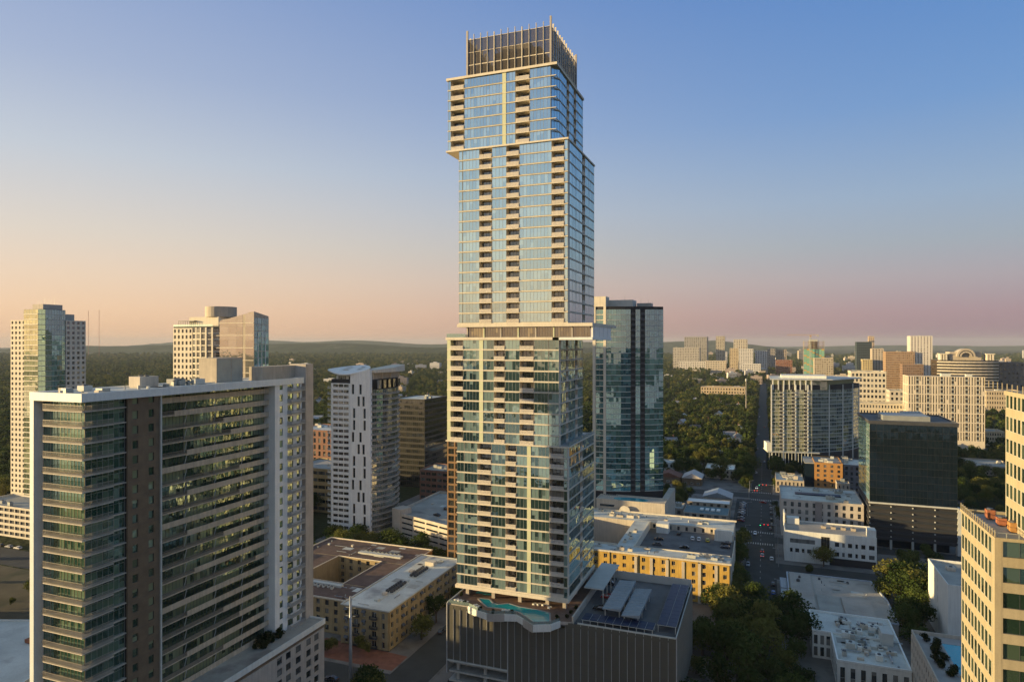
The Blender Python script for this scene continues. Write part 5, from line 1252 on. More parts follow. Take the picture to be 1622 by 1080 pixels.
# ================================================================ far skyline
Bz = lambda r, g, b, n: mat(n, (r, g, b), var=.06)
F1 = [
 ('grey_twin_slab', 'far grey slab pair left of the street on the skyline', -293.4, -207.1, 2686, 60, 130.3, Bz(.30, .29, .27, 'far_grey'), 24, 12),
 ('striped_hall', 'long far block with vertical grey stripes below the grey pair', -322.7, -225.5, 2570, 50, 89, Bz(.42, .39, .34, 'far_buff'), 14, 16),
 ('slim_far_tower', 'single slim far tower with sunlit left edge', -169.5, -137.7, 2616, 35, 131.8, Bz(.42, .38, .30, 'far_sand'), 24, 5),
 ('stepped_gold_tower', 'gold and grey stepped hospital tower on the skyline', -98.6, -53.1, 2431, 36, 119, Bz(.50, .45, .36, 'far_cream'), 22, 6),
 ('gold_low_wing', 'bright gold wing in front of the stepped hospital tower', -109.4, -82.5, 2385, 30, 88.5, Bz(.52, .42, .27, 'far_gold'), 18, 4),
 ('white_hotel_slab', 'white chequered slab beside the gold wing on the skyline', -80, -33.9, 2385, 36, 86.6, Bz(.60, .58, .54, 'far_white'), 18, 8),
 ('white_cube_block', 'white block right of the chequered slab on the skyline', -28.8, 10.2, 2457, 40, 79.5, Bz(.62, .61, .58, 'far_white2'), 12, 5),
 ('grey_office_far', 'grey far block right of the white cube', 11.2, 40, 2684, 36, 84.2, Bz(.30, .28, .26, 'far_grey2'), 14, 5),
 ('striped_office_far', 'brown and cream striped far block above the red brick hall', 42.4, 79.9, 2697, 36, 81.8, Bz(.36, .30, .24, 'far_taupe'), 14, 5),
 ('red_brick_hall_far', 'low red brick building below the striped far block', 35.7, 83.8, 2269, 45, 52, Bz(.26, .12, .08, 'far_brick'), 12, 8),
 ('tan_corner_office', 'tan far office with sunlit west end under the crane', 107.3, 146.2, 1653, 35, 72.3, Bz(.44, .38, .28, 'far_tan'), 14, 8),
 ('dark_glass_far_tower', 'dark glass far tower next to a slim tan one', 236.4, 273, 2022, 36, 109.7, Bz(.05, .07, .08, 'far_darkglass'), 24, 8),
 ('slim_tan_far_tower', 'slim tan tower rising behind the dark glass one', 296, 311.2, 2255, 18, 127, Bz(.46, .36, .26, 'far_tan2'), 26, 3),
 ('beige_far_block', 'beige far block right of the dark glass tower', 229, 253, 1696, 26, 93.7, Bz(.46, .40, .32, 'far_beige'), 20, 4),
 ('yellow_far_block', 'yellow far block in front of the dark glass tower', 206, 226, 1665, 26, 69.9, Bz(.52, .42, .22, 'far_yellow'), 16, 4),
 ('brown_hotel_far', 'wide brown hotel slab with dark roof sign band', 224.9, 274.7, 1486, 33, 89.4, Bz(.34, .23, .14, 'far_brown'), 20, 14),
 ('brown_low_hotel', 'lower brown wing beside the wide brown hotel', 245, 279.7, 1435, 28, 66.3, Bz(.24, .16, .11, 'far_brown2'), 14, 10),
 ('tall_white_far_tower', 'tall white far tower with vertical stripes', 311.4, 354.7, 1731, 38, 122.3, Bz(.62, .58, .52, 'far_white3'), 28, 7),
 ('civic_grid_building', 'cream civic building with big square window grid', 89.2, 123.3, 811, 30, 75.8, Bz(.58, .53, .42, 'far_cream2'), 13, 9),
 ('civic_podium_building', 'low cream base in front of the civic grid building', 88.4, 139.5, 781, 22, 44.3, Bz(.56, .50, .38, 'far_cream3'), 8, 18),
 ('white_stair_block', 'small cream stepped block beside the slotted facade building', 135.3, 154.9, 868, 25, 52.3, Bz(.54, .49, .40, 'far_cream4'), 9, 4),
 ('classical_hall', 'tan classical courthouse with columns at the right', 315.2, 360, 1195, 40, 34.7, Bz(.46, .38, .26, 'far_stone'), 5, 14),
 ('ornate_hall', 'ornate sunlit cream hall with small spire below the slotted building', 195.2, 235.1, 830, 24, 14.3, Bz(.56, .47, .30, 'far_stone2'), 3, 18),
 ('pale_roof_depot', 'low depot with pale grey roof among trees near the right edge', 158.6, 190, 643, 40, 6.5, Bz(.34, .29, .22, 'far_drab'), 2, 12),
 ('long_tan_school', 'long tan school with pale roof in the tree covered blocks', -112.6, -33, 1310, 32, 23.5, Bz(.48, .38, .24, 'far_school'), 4, 16),
 ('white_long_hall', 'long low white hall at the tree edge below the grey skyline pair', -290.6, -190.9, 2476, 30, 39.4, Bz(.58, .55, .50, 'far_hall'), 6, 16),
 ('cream_long_hall', 'long low cream hall at the tree edge under the slim tower', -189.4, -122.2, 2401, 30, 44.5, Bz(.54, .48, .38, 'far_hall2'), 6, 12),
 ('white_tree_edge_hall', 'low white hall at the tree edge below the white skyline slab', -63.9, -9.3, 2232, 30, 40, Bz(.62, .60, .56, 'far_hall3'), 6, 10),
 ('glass_arch_annex', 'low dark banded annex right of the arched office', 383, 419.4, 1382, 40, 73, Bz(.12, .12, .13, 'far_dark'), 10, 6),
]
for n_, lab, x0, x1, y, dp, z, w_, nf, ns in F1:
    gg = G_DARK if 'dark' in n_ else G_WIN
    fr_ = .8 if 'dark' in n_ else (.62 if 'grid' in n_ else .5)
    simple(n_, lab, 'building', x0, x1, y, y + dp, z, w_, gg, nf, ns, max(3, int(ns * dp / (x1 - x0))), frac=fr_, sill=(z / nf) * .28, head=(z / nf) * .8, roof=ROOFG, join=True, units=3, depth=.4, fr=.0, par=1.2)
# slotted facade building
T = thing('slotted_facade_building', 'wide cream building with tall random slot windows and grey balcony strips', 'apartment block', 165, 770, 0); foot(134, 200, 757, 785)
x0, x1, y0, y1, zt = 134.3, 199.6, 759, 785, 74.6
pbox('core', T, DARK, x0 + .4, x1 - .4, y0 + .4, y1 - .4, 0, zt - .3)
CW = mat('ivory_panel', (.62, .55, .43), var=.05)
for nm, ff in (('s', Fac(T, (x0 + .4, y0 + .4), (x1 - .4, y0 + .4))), ('w', Fac(T, (x0 + .4, y1), (x0 + .4, y0 + .4)))):
    n = 28 if nm == 's' else 9; b = ff.w / n; rows = 7; rh = (zt - 12) / rows
    grey = lambda k: k % 9 in (3, 7)
    mb, wb = MB(), MB()
    for i in range(rows):
        z = 12 + i * rh
        ff.box(mb, 0, ff.w, 0, .4, z, z + .9)
        for k in range(n):
            if grey(k):
                for j in range(2): ff.box(mb, k * b, (k + 1) * b, 0, .5, z + .9 + j * 4.2, z + 2.3 + j * 4.2, 1)
                continue
            off = random.choice([0, .3, .6])
            ff.box(mb, k * b, k * b + b * .28, 0, .396, z + .9, z + rh); ff.box(mb, k * b + b * .72, (k + 1) * b, 0, .396, z + .9, z + rh)
            if random.random() < .12: ff.box(mb, k * b + b * .28, k * b + b * .72, 0, .39, z + .9, z + rh * .5)
            wb.add(win_quads(b * .44, rh - .9, 1, fr=.0, transom=rh * .45), ff.M(k * b + b * .28, .02, z + .9))
    ff.box(mb, 0, ff.w, 0, .4, zt - .02, zt + .6); ff.box(mb, 0, ff.w, 0, .4, 0, 12)
    add('slotted_wall', mb.mesh('slotted_wall', [CW, GREY]), T); add('slot_windows', wb.mesh('slot_windows', [G_WIN, GREY]), T, kind='stuff')
pbox('roof', T, ROOFG, x0, x1, y0 + .5, y1, zt - .3, zt); hvac(T, 165, 768, zt, 8, 6, 3); hvac(T, 186, 768, zt, 5, 5, 2.5)
for z_, n_ in ((12, 's'),): pass
# arched-roof office
T = thing('arched_roof_office', 'wide curved office with ribbon windows and a great arch on top', 'office block', 330, 1375, 0); foot(282, 378, 1340, 1402)
ax = lambda x: 284.5 + (x - 222.7) * 1.28
pts = arc((284.5, 1356), (375.6, 1356), 11, 10)
mb = MB(); mb.prism(pts + [(375.6, 1400), (284.5, 1400)], 0, 78); add('core', mb.mesh('core', G_BRONZE), T)
for i in range(14): ring_floor(T, [(p[0], p[1] - .6) for p in pts], 6 + i * 5.2, 2.3, .8, BEIGE, 'stone_band')
pbox('tower_block', T, TAN, 306, 353, 1366, 1396, 78, 92)
mb = MB(); n = 16; ac, az, ay = 329.5, 84, 1361
for k in range(n):
    a0, a1 = math.pi * k / n, math.pi * (k + 1) / n
    for r0, r1, m in ((14.0, 11.0, 0), (11.0, 9.4, 1), (9.4, 6.8, 0)):
        mb.quad([(ac + r1 * math.cos(a0), ay, az + r1 * math.sin(a0)), (ac + r0 * math.cos(a0), ay, az + r0 * math.sin(a0)), (ac + r0 * math.cos(a1), ay, az + r0 * math.sin(a1)), (ac + r1 * math.cos(a1), ay, az + r1 * math.sin(a1))], m)
    mb.quad([(ac + 14 * math.cos(a0), ay, az + 14 * math.sin(a0)), (ac + 14 * math.cos(a0), ay + 24, az + 14 * math.sin(a0)), (ac + 14 * math.cos(a1), ay + 24, az + 14 * math.sin(a1)), (ac + 14 * math.cos(a1), ay, az + 14 * math.sin(a1))])
add('great_arch', mb.mesh('great_arch', [TAN, DARK]), T)
for x in (291, 360):
    for k in range(3): pbox('pavilion', T, CREAM, x + k * 4, x + 2.4 + k * 4, 1362, 1380, 78, 88)
    pbox('pavilion_roof', T, CREAM, x - 1.3, x + 12, 1361, 1381, 88, 89.4)
# construction tower and crane
T = thing('unfinished_tower', 'unfinished tower with green wrapped floors and bare top under a crane', 'building', 141, 2210, 0); foot(110, 172, 2190, 2240)
GW = mat('green_sheathing', (.16, .42, .30), var=.15); RAW = mat('raw_formwork', (.40, .24, .12), var=.2)
for i in range(26):
    z = i * 4.45
    pbox('floor_slab', T, CONCW if i < 20 else RAW, 112.7, 170.1, 2193, 2235, z, z + .7)
    if i < 20:
        for k in range(7): pbox('sheathing_panel', T, GW if (i + k) % 5 else YELLOW, 113.4 + k * 8.1, 121 + k * 8.1, 2193.8, 2194.3, z + .7, z + 4.45)
for x in (113.5, 127, 141, 155, 168.5):
    for y in (2195.5, 2233): pbox('column', T, CONC, x, x + 1.2, y - .6, y + .6, 0, 115)
pbox('core', T, CONC, 130, 152, 2205, 2225, 0, 118)
def lattice(mb, a, b, w, n, t):
    a, b = Vector(a), Vector(b); d = b - a; u = d.normalized().orthogonal().normalized(); v = d.normalized().cross(u)
    cs = [u * w + v * w, u * w - v * w, -u * w - v * w, -u * w + v * w]
    for c in cs: mb.tube(a + c, b + c, t, n=4)
    for i in range(n):
        for k in range(4):
            p, q = a + d * (i / n) + cs[k], a + d * ((i + 1) / n) + cs[(k + 1) % 4]; mb.tube(p, q, t * .6, n=3)
CR = thing('tower_crane', 'yellow tower crane above the unfinished tower', 'crane', 131, 2186, 0)
mb = MB(); lattice(mb, (131, 2186, 0), (131, 2186, 131), 1.6, 30, .4); add('mast', mb.mesh('mast', GREY), CR)
mb = MB(); lattice(mb, (66, 2186, 132), (154, 2186, 132), .9, 26, .2); add('jib', mb.mesh('jib', mat('crane_orange', (.50, .36, .22))), CR)
pbox('counterweight', CR, CONC, 148, 154, 2184, 2188, 127, 130.6); pbox('cab', CR, ORANGE, 129, 133.5, 2183.5, 2184.3, 126, 130.5)
# small far buildings
G1 = 'small pale buildings on the far skyline'
rr = random.Random(21); sm = []
for k in range(6):
    mb = MB(); w = 14 + 5 * k; mb.box(-w / 2, w / 2, -8, 8, 0, 14 + 3 * k); 
    for i in range(3 + k // 2):
        for j in range(4 + k): mb.quad([(-w / 2 + (j + .25) * w / (4 + k), -8.05, 3 + i * 3.6), (-w / 2 + (j + .75) * w / (4 + k), -8.05, 3 + i * 3.6), (-w / 2 + (j + .75) * w / (4 + k), -8.05, 5 + i * 3.6), (-w / 2 + (j + .25) * w / (4 + k), -8.05, 5 + i * 3.6)], 1)
    mb.box(-w / 5, w / 6, -3, 4, 14 + 3 * k, 17 + 3 * k)
    sm.append(mb.mesh('small_building', [mat('far_small_%s' % 'abcdef'[k], [(.50, .46, .38), (.40, .33, .25), (.56, .54, .50), (.34, .28, .24), (.48, .42, .32), (.42, .42, .42)][k]), G_WIN]))
cnt = 0
while cnt < 170:
    px = rr.uniform(1000, 1640) if rr.random() < .86 else rr.uniform(440, 700); d = rr.choice([rr.uniform(1600, 2600), rr.uniform(2200, 4600)])
    t = (px - 811) / FOC; x, y = d * (-YS + t * YC), d * (YC + t * YS)
    if px < 800: d = rr.uniform(1300, 3500); x, y = d * (-YS + t * YC), d * (YC + t * YS)
    tag(add('small_building', rr.choice(sm), None, Matrix.Translation((x, y, 0)) @ Matrix.Rotation(rr.choice([0, 0, .3]), 4, 'Z') @ Matrix.Diagonal((1, 1, rr.uniform(.5, 1.6) * (1.6 if px > 1000 and d > 2500 else .8), 1))), 'small pale building among trees near the far horizon', 'building', G1)
    FOOT.append((x - 18, x + 18, y - 14, y + 10)); cnt += 1
# small houses among the trees
G2 = 'small houses among the trees'
hw, hr = [], []
for k in range(3):
    mb = MB(); mb.box(-6, 6, -5, 5, 0, 5.5 + k * 1.2); 
    for s_ in (-6, 6): mb.quad([(s_, -5, 5.5 + k * 1.2), (s_, 5, 5.5 + k * 1.2), (s_, 0, 9 + k * 1.2)])
    for j in range(4): mb.quad([(-5 + j * 2.8, -5.04, 1.4), (-3.6 + j * 2.8, -5.04, 1.4), (-3.6 + j * 2.8, -5.04, 3.2), (-5 + j * 2.8, -5.04, 3.2)], 1)
    hw.append(mb.mesh('wall', [[WHITE, BEIGE, LGREY][k], G_WIN]))
    mb = MB(); h = 5.4 + k * 1.2
    for s_ in (-1, 1): mb.quad([(-6.6, s_ * 5.7, h), (6.6, s_ * 5.7, h), (6.6, 0, h + 3.9), (-6.6, 0, h + 3.9)]); mb.quad([(-6.6, s_ * 5.7, h - .2), (6.6, s_ * 5.7, h - .2), (6.6, 0, h + 3.7), (-6.6, 0, h + 3.7)])
    hr.append(mb.mesh('roof', [mat('dark_shingles', (.11, .10, .10)), mat('grey_shingles', (.26, .26, .27)), mat('pale_shingles', (.42, .41, .40))][k]))
mb = MB(); mb.box(2.2, 3.1, .8, 1.7, 6.5, 10.6); chim = mb.mesh('chimney', BRICK)
hs = [(-78, 828, .4), (-97, 861, 1.2), (-27, 824, 1.6), (-36, 770, .2), (-52, 1125, 0), (-60, 980, 1.5), (-120, 760, .2), (-140, 1147, .3), (-188, 1812, 0), (-70, 1757, 1), (-56, 1571, .2), (-90, 700, .3), (-110, 620, 1.3), (-70, 890, 0)]
rr = random.Random(5)
for k in range(75):
    px = rr.choice([rr.uniform(140, 270), rr.uniform(430, 705), rr.uniform(1050, 1230), rr.uniform(500, 705)]); d = rr.uniform(620, 2200); t = (px - 811) / FOC
    hs.append((d * (-YS + t * YC), d * (YC + t * YS), rr.uniform(0, 3)))
for k, (x, y, rz) in enumerate(hs):
    if any(a < x < b and c < y < d for a, b, c, d in FOOT) or -24 < x < 22 or -170 < x < -140: continue
    h = thing('small_house', 'small pitched roof house half hidden among the trees', 'house', x, y, 0, G2, rz)
    if k < 17: WM[h.name]
    M = Matrix.Translation((x, y, 0)) @ Matrix.Rotation(rz, 4, 'Z')
    add('wall', hw[k % 3], h, M); ro = add('roof', hr[(k * 2 + k // 3) % 3], h, M); add('chimney', chim, ro, M @ Matrix.Translation((0, 0, (k % 3) * 1.2)))
    FOOT.append((x - 8, x + 8, y - 24, y + 7))
# ================================================================ trees
LEAF = leafmat('leaves', (.024, .046, .015), (.074, .104, .028), (.175, .165, .044))
def crown_mesh(seed, blobs, leaves, size, R=4.4, H=6.5, base=3.2):
    r = random.Random(seed); mb = MB()
    cs = []
    for i in range(blobs):
        a = r.uniform(0, 6.283); q = math.sqrt(r.random()); h = r.random()
        prof = math.sin(math.pi * (.18 + .74 * h)) ** .8
        cs.append((R * .72 * q * prof * math.cos(a), R * .72 * q * prof * math.sin(a), base + H * (.12 + .76 * h), R * r.uniform(.30, .50)))
    for x, y, z, rad in cs:
        for k in range(leaves):
            n = Vector((r.gauss(0, 1), r.gauss(0, 1), r.gauss(0, 1))).normalized()
            p = Vector((x, y, z)) + n * rad * (r.uniform(.65, 1.08)); p.z = max(p.z, base * .8)
            nn = (n + Vector((r.gauss(0, .6), r.gauss(0, .6), r.gauss(0, .6)))).normalized(); u = nn.orthogonal().normalized(); w = nn.cross(u)
            t = r.uniform(0, 6.283); u, w = u * math.cos(t) + w * math.sin(t), w * math.cos(t) - u * math.sin(t); s_ = size * r.uniform(.6, 1.25)
            mb.quad([p - u * s_ - w * s_ * .2, p + w * s_ * .7, p + u * s_ - w * s_ * .1, p - w * s_ * .7])
    return mb.mesh('crown', LEAF)
def trunk_mesh(seed):
    r = random.Random(seed); mb = MB(); mb.tube((0, 0, -.1), (.1, .05, 3.2), .34, .24, 7)
    for k in range(5):
        a = k * 1.26 + r.uniform(-.3, .3); mb.tube((.1, .05, 2.6 + .25 * k), (2.3 * math.cos(a), 2.3 * math.sin(a), 5.6 + r.uniform(0, 2)), .15, .05, 5)
    return mb.mesh('trunk', BARK)
crowns = [crown_mesh(s, [14, 19, 12, 17, 22, 15][s], [95, 90, 105, 95, 85, 100][s], .34, [4.4, 5.0, 3.7, 4.4, 5.3, 4.0][s], [6.5, 5.6, 8.0, 6.8, 6.0, 7.2][s], [3.2, 2.8, 2.6, 3.4, 3.0, 2.4][s]) for s in range(6)]
far_crowns = [crown_mesh(40 + s, [12, 17, 10, 15][s], 28, .75, [4.4, 5.4, 3.6, 4.8][s], [6.5, 5.5, 8.0, 6.4][s]) for s in range(4)]
trunks = [trunk_mesh(s) for s in range(3)]
ROADS = [(-13, 10, 640, 1900), (-9.5, 6.5, 285, 1900), (-18.5, -8.5, 400, 488), (-420, 260, 489, 509), (5, 200, 382, 398), (-115, -99, 176, 480), (-230, -114, 174, 190), (-159, -147, 520, 2600), (-420, -230, 212, 234), (9, 60, 324, 352)] + [(-420, 300, y - 1, y + 11) for y in (655, 800, 950, 1110, 1280)]
def clear(x, y, r=1.5):
    for a, b, c, d in FOOT:
        if a - r < x < b + r and c - r < y < d + r: return False
    for a, b, c, d in ROADS:
        if a < x < b and c < y < d: return False
    return True
rt = random.Random(77)
TREES = []
def zone(x0, x1, y0, y1, step, s0, s1, p=1.0, road=True, view=True):
    ny = max(1, int((y1 - y0) / step)); nx = max(1, int((x1 - x0) / step))
    for j in range(ny):
        for i in range(nx):
            if rt.random() > p: continue
            x = x0 + (i + rt.random()) * (x1 - x0) / nx; y = y0 + (j + rt.random()) * (y1 - y0) / ny
            if (not view or in_view(x, y, .25)) and (clear(x, y) or not road): TREES.append((x, y, rt.uniform(s0, s1)))
zone(-21, 13, 188, 284, 7.5, .65, 1.5, .95, road=False)
zone(-20, -10, 234, 284, 7, .9, 1.3)
zone(-12.5, -9.8, 286, 378, 8, .8, 1.05, 1, road=False); zone(7, 9, 400, 486, 11, .5, .75, .8, road=False); zone(7, 8.5, 512, 600, 12, .6, .9, .9, road=False); zone(-13, -10.5, 512, 1300, 9, .6, .95, 1, road=False); zone(7.5, 9.5, 665, 1300, 9, .6, .95, 1, road=False)
zone(46, 68, 300, 328, 8, 1.1, 1.5); zone(47, 60, 262, 300, 8, .9, 1.2); zone(43, 58, 234, 262, 7, .7, 1.0)
zone(-121.5, -116, 199, 262, 7.5, .8, 1.1); zone(-99, -94.5, 190, 238, 7, .7, 1.0); zone(-148, -124, 193, 199.5, 6, .45, .65, .8)
zone(-205, -143, 276, 302, 7.5, .9, 1.25); zone(-143, -116, 263, 298, 7.5, .9, 1.25); zone(-240, -196, 280, 306, 8, .9, 1.2)
zone(-192, -150, 374, 402, 7.5, .8, 1.2)
zone(-90, -64, 299, 338, 7, .7, 1.0)
zone(-80, -46, 436, 486, 7.5, .7, 1.05); zone(-20, -10, 508, 650, 9, .7, 1.0); zone(-44, -19, 538, 552, 7, .7, 1)
zone(-300, -232, 232, 275, 8, .8, 1.1); zone(-235, -200, 232, 275, 8, .8, 1.1); zone(-400, -262, 150, 212, 15, .4, .7, .5); zone(-195, -150, 150, 174, 7, .5, .8)
zone(-152, -10, 545, 1000, 7.4, .6, 1.6, .98); zone(7, 120, 560, 1000, 7.4, .6, 1.5, .96)
zone(100, 300, 520, 760, 9, .8, 1.25, .8); zone(95, 200, 400, 520, 9, .7, 1.1, .6); zone(60, 100, 300, 380, 9, .7, 1.1, .5)
zone(-152, -10, 1000, 1500, 8.5, 1.0, 1.5, .96); zone(7, 320, 760, 1000, 10.5, .8, 1.2, .7); zone(7, 320, 1000, 1500, 11.5, .8, 1.2, .55)
zone(-640, -160, 500, 1050, 8.4, .9, 1.45, .93); zone(-900, -260, 300, 500, 8.6, .9, 1.4, .9)
TREES.append((27, 353, 1.0))
for t_ in ((50, 322, 1.5), (56, 318, 1.65), (62, 323, 1.5), (54, 308, 1.45), (60, 311, 1.6), (66, 316, 1.35), (48, 312, 1.25), (57, 300, 1.2), (52, 290, 1.1), (49, 281, 1.05), (55, 283, 1.1), (50, 271, 1.0)): TREES.append(t_); TREES.append((20, 340, .4)); TREES.append((-112, 172, .9))
def rank(t): return depth_of(t[0], t[1]) / t[2]
vis = sorted([t for t in TREES if in_view(t[0], t[1], .0) and depth_of(t[0], t[1]) > 150], key=rank)
near_set = vis[:300]; ns_ = set(near_set); rest = [t for t in TREES if t not in ns_]
zones_lab = [(lambda x, y: y < 290 and -25 < x < 15, 'dark green street tree in the shaded grove in front of the long straight street', 'shaded grove by the street'),
 (lambda x, y: 40 < x < 70 and y < 330, 'big green tree with sunlit crown near the right edge office', 'big trees near the right edge'),
 (lambda x, y: x < -90 and y < 310, 'dark green tree around the yellow flats and pale garage', 'trees around the yellow flats'),
 (lambda x, y: True, 'round green tree in the leafy blocks beyond the downtown buildings', 'trees in the leafy blocks')]
first_crown = None
for k, (x, y, s_) in enumerate(near_set):
    lab, grp = next((l, g) for fn, l, g in zones_lab if fn(x, y))
    t = thing('broadleaf_tree', lab, 'tree', x, y, 0, grp)
    M = Matrix.Translation((x, y, 0)) @ Matrix.Rotation(rt.uniform(0, 6.28), 4, 'Z') @ Matrix.Diagonal((s_ * 1.12, s_ * 1.12, s_ * rt.uniform(.9, 1.1), 1))
    add('trunk', trunks[k % 3], t, M)
    c = add('crown', crowns[k % 6], t, M)
CR_OBJ = []
for k in range(4):
    c = next(o for o in bpy.data.objects if o.name.startswith('crown') and o.data == crowns[k]); CR_OBJ.append(c)
# masses of trees too many to count
def woodland(name, pts, meshes, label):
    """one object: points carrying instanced crowns"""
    me = bpy.data.meshes.new(name); me.from_pydata([(p[0], p[1], p[3] if len(p) > 3 else 0) for p in pts], [], [])
    at = me.attributes.new('size', 'FLOAT', 'POINT'); at.data.foreach_set('value', [p[2] for p in pts])
    o = add(name, me, kind='stuff'); o['label'] = label; o['category'] = 'trees'
    ng = bpy.data.node_groups.new(name, 'GeometryNodeTree')
    ng.interface.new_socket('Geometry', in_out='INPUT', socket_type='NodeSocketGeometry'); ng.interface.new_socket('Geometry', in_out='OUTPUT', socket_type='NodeSocketGeometry')
    N, L = ng.nodes, ng.links
    gi, go = N.new('NodeGroupInput'), N.new('NodeGroupOutput')
    gtoi = N.new('GeometryNodeGeometryToInstance')
    for m_ in meshes:
        oi = N.new('GeometryNodeObjectInfo'); oi.inputs['Object'].default_value = m_; oi.inputs['As Instance'].default_value = False
        L.new(oi.outputs['Geometry'], gtoi.inputs[0])
    ip = N.new('GeometryNodeInstanceOnPoints'); L.new(gi.outputs[0], ip.inputs['Points']); L.new(gtoi.outputs[0], ip.inputs['Instance']); ip.inputs['Pick Instance'].default_value = True
    rv = N.new('FunctionNodeRandomValue'); rv.data_type = 'FLOAT_VECTOR'; rv.inputs[1].default_value = (0, 0, 6.283)
    L.new(rv.outputs[0], ip.inputs['Rotation'])
    na = N.new('GeometryNodeInputNamedAttribute'); na.data_type = 'FLOAT'; na.inputs[0].default_value = 'size'; L.new(na.outputs[0], ip.inputs['Scale'])
    L.new(ip.outputs[0], go.inputs[0])
    md = o.modifiers.new('scatter', 'NODES'); md.node_group = ng
    return o
near_rest = [t for t in rest if depth_of(t[0], t[1]) < 620]; far_rest = [t for t in rest if depth_of(t[0], t[1]) >= 620]
# far woods: more points, bigger crowns with distance
rf = random.Random(31)
def patch(x, y): return math.sin(x * .006 + 1.3) * math.sin(y * .005 + .4) + .6 * math.sin(x * .017 + y * .011) + .5 * math.sin(y * .023 - x * .008)
d = 650.0
while d < 5200:
    step = 9.5 + (d - 650) * .0085
    half = IMW / 2 / FOC * 1.2 * d; n = int(2 * half / step)
    for i in range(n):
        l_ = -half + (i + rf.random()) * step; dd = d + rf.uniform(0, step)
        x, y = -YS * dd + YC * l_, YC * dd + YS * l_
        if x > -160 and y < 1500 and x < 320: continue
        if x < -160 and d < 1000 and y < 1050 and x > -640: continue
        v = patch(x, y); right = x > 0
        if v > (1.25 if not right else .8): continue
        if not clear(x, y, 4): continue
        far_rest.append((x, y, (.95 + (d - 650) * .00042) * rf.uniform(.75, 1.3) * (1 if not right else .85)))
    d += step
FC = []
for k, m_ in enumerate(far_crowns):          # the far crowns live on four real trees at the near edge of the wood
    x, y, s_ = far_rest[k * 3][:3]
    t = thing('broadleaf_tree', 'round green tree in the leafy blocks beyond the downtown buildings', 'tree', x, y, 0, 'trees in the leafy blocks')
    M = Matrix.Translation((x, y, 0)); add('trunk', trunks[k % 3], t, M); FC.append(add('crown', m_, t, M))
woodland('woodland', near_rest, CR_OBJ, 'mass of green trees between the downtown buildings')
woodland('woodland', far_rest, FC, 'wide green woodland stretching to the hills')
print('TREES', len(near_set), len(near_rest), len(far_rest))
# terrace shrubs of the slab building
sh = crown_mesh(90, 12, 60, .22, 1.6, 1.8, .2); sh.materials[0] = SHRUB
for k in range(9):
    x, y = rt.uniform(-127.5, -123.5), 140 + k * 1.1
    tag(add('terrace_shrub', sh, None, Matrix.Translation((x, y, 27)) @ Matrix.Rotation(k, 4, 'Z') @ Matrix.Diagonal((rt.uniform(.7, 1.1),) * 3 + (1,))), 'dark leafy shrub on the terrace of the broad slab building', 'shrub', 'shrubs on the slab building terrace')
for k, (x, y) in enumerate(((-87, 187.4), (-80.5, 184.6), (-76, 183.8), (-70.5, 185.6), (-56.8, 187), (-54.2, 188.5), (-54, 192), (-53.6, 196), (-90.8, 193), (-90.6, 197))):
    tag(add('terrace_shrub', sh, None, Matrix.Translation((x, y, PZ + .9)) @ Matrix.Rotation(k, 4, 'Z') @ Matrix.Diagonal((.5, .5, .6, 1))), 'low green shrub on the pool terrace under the skyscraper', 'shrub', 'shrubs on the pool terrace')
for k in range(10):
    x, y = rt.uniform(44, 48), 205 + k * 2.4
    tag(add('terrace_shrub', sh, None, Matrix.Translation((x, y, 20)) @ Matrix.Rotation(k, 4, 'Z')), 'leafy shrub beside the rooftop pool near the right edge', 'shrub', 'shrubs by the rooftop pool')

# ================================================================ cars
def car_meshes():
    def loft(prof, w0, w1, zs):
        pass
    b = MB()
    # body side profile (y forward), extruded with tumblehome
    prof = [(-2.25, .35), (-2.3, .62), (-2.2, .92), (-1.2, 1.0), (1.0, .98), (2.1, .80), (2.28, .58), (2.2, .32)]
    n = len(prof)
    L = [(-.88 if z < .95 else -.84, y, z) for y, z in prof]; R = [(-x, y, z) for x, y, z in L]
    b.v = L + R
    b.f = [tuple(range(n)), tuple(reversed(range(n, 2 * n)))] + [(i, i + n, (i + 1) % n + n, (i + 1) % n) for i in range(n)]
    b.m = [0] * len(b.f); b.r = [0] * len(b.f)
    c = MB(); lo, hi = [(-1.9, .96), (.95, .96)], [(-1.35, 1.45), (.2, 1.45)]
    P = lambda x, p: (x, p[0], p[1])
    v = [P(-.80, lo[0]), P(.80, lo[0]), P(.80, lo[1]), P(-.80, lo[1]), P(-.62, hi[0]), P(.62, hi[0]), P(.62, hi[1]), P(-.62, hi[1])]
    for q in ((0, 1, 5, 4), (1, 2, 6, 5), (2, 3, 7, 6), (3, 0, 4, 7)): c.quad([v[i] for i in q], 0)
    rf_ = MB(); rf_.box(-.63, .63, -1.37, .22, 1.445, 1.49)
    for s_ in (-1, 1): rf_.tube((s_ * .8, .95, .97), (s_ * .62, .2, 1.46), .04, n=4); rf_.tube((s_ * .8, -1.9, .97), (s_ * .62, -1.36, 1.46), .05, n=4); rf_.tube((s_ * .78, -.35, .97), (s_ * .63, -.4, 1.46), .04, n=4)
    w = MB(); w.tube((-.11, 0, 0), (.11, 0, 0), .33, n=14)
    return b, c, rf_, w
cb, cc, crf, cwh = car_meshes()
CARG = glass('car_glass', (.01, .012, .014), (.01, .012, .014), 0, .10, (1, 1, 1))
TYRE = mat('tyre', (.02, .02, .02), rough=.9); HUB = mat('hub', (.35, .35, .36), metal=.8, rough=.35)
TAIL, TAILON, HEAD, HEADON = mat('tail_lens', (.25, .01, .01), rough=.3), lamp('lit_tail_lamp', (1, .08, .04), .7), mat('head_lens', (.6, .62, .64), rough=.2), lamp('lit_head_lamp', (1, .9, .7), 2)
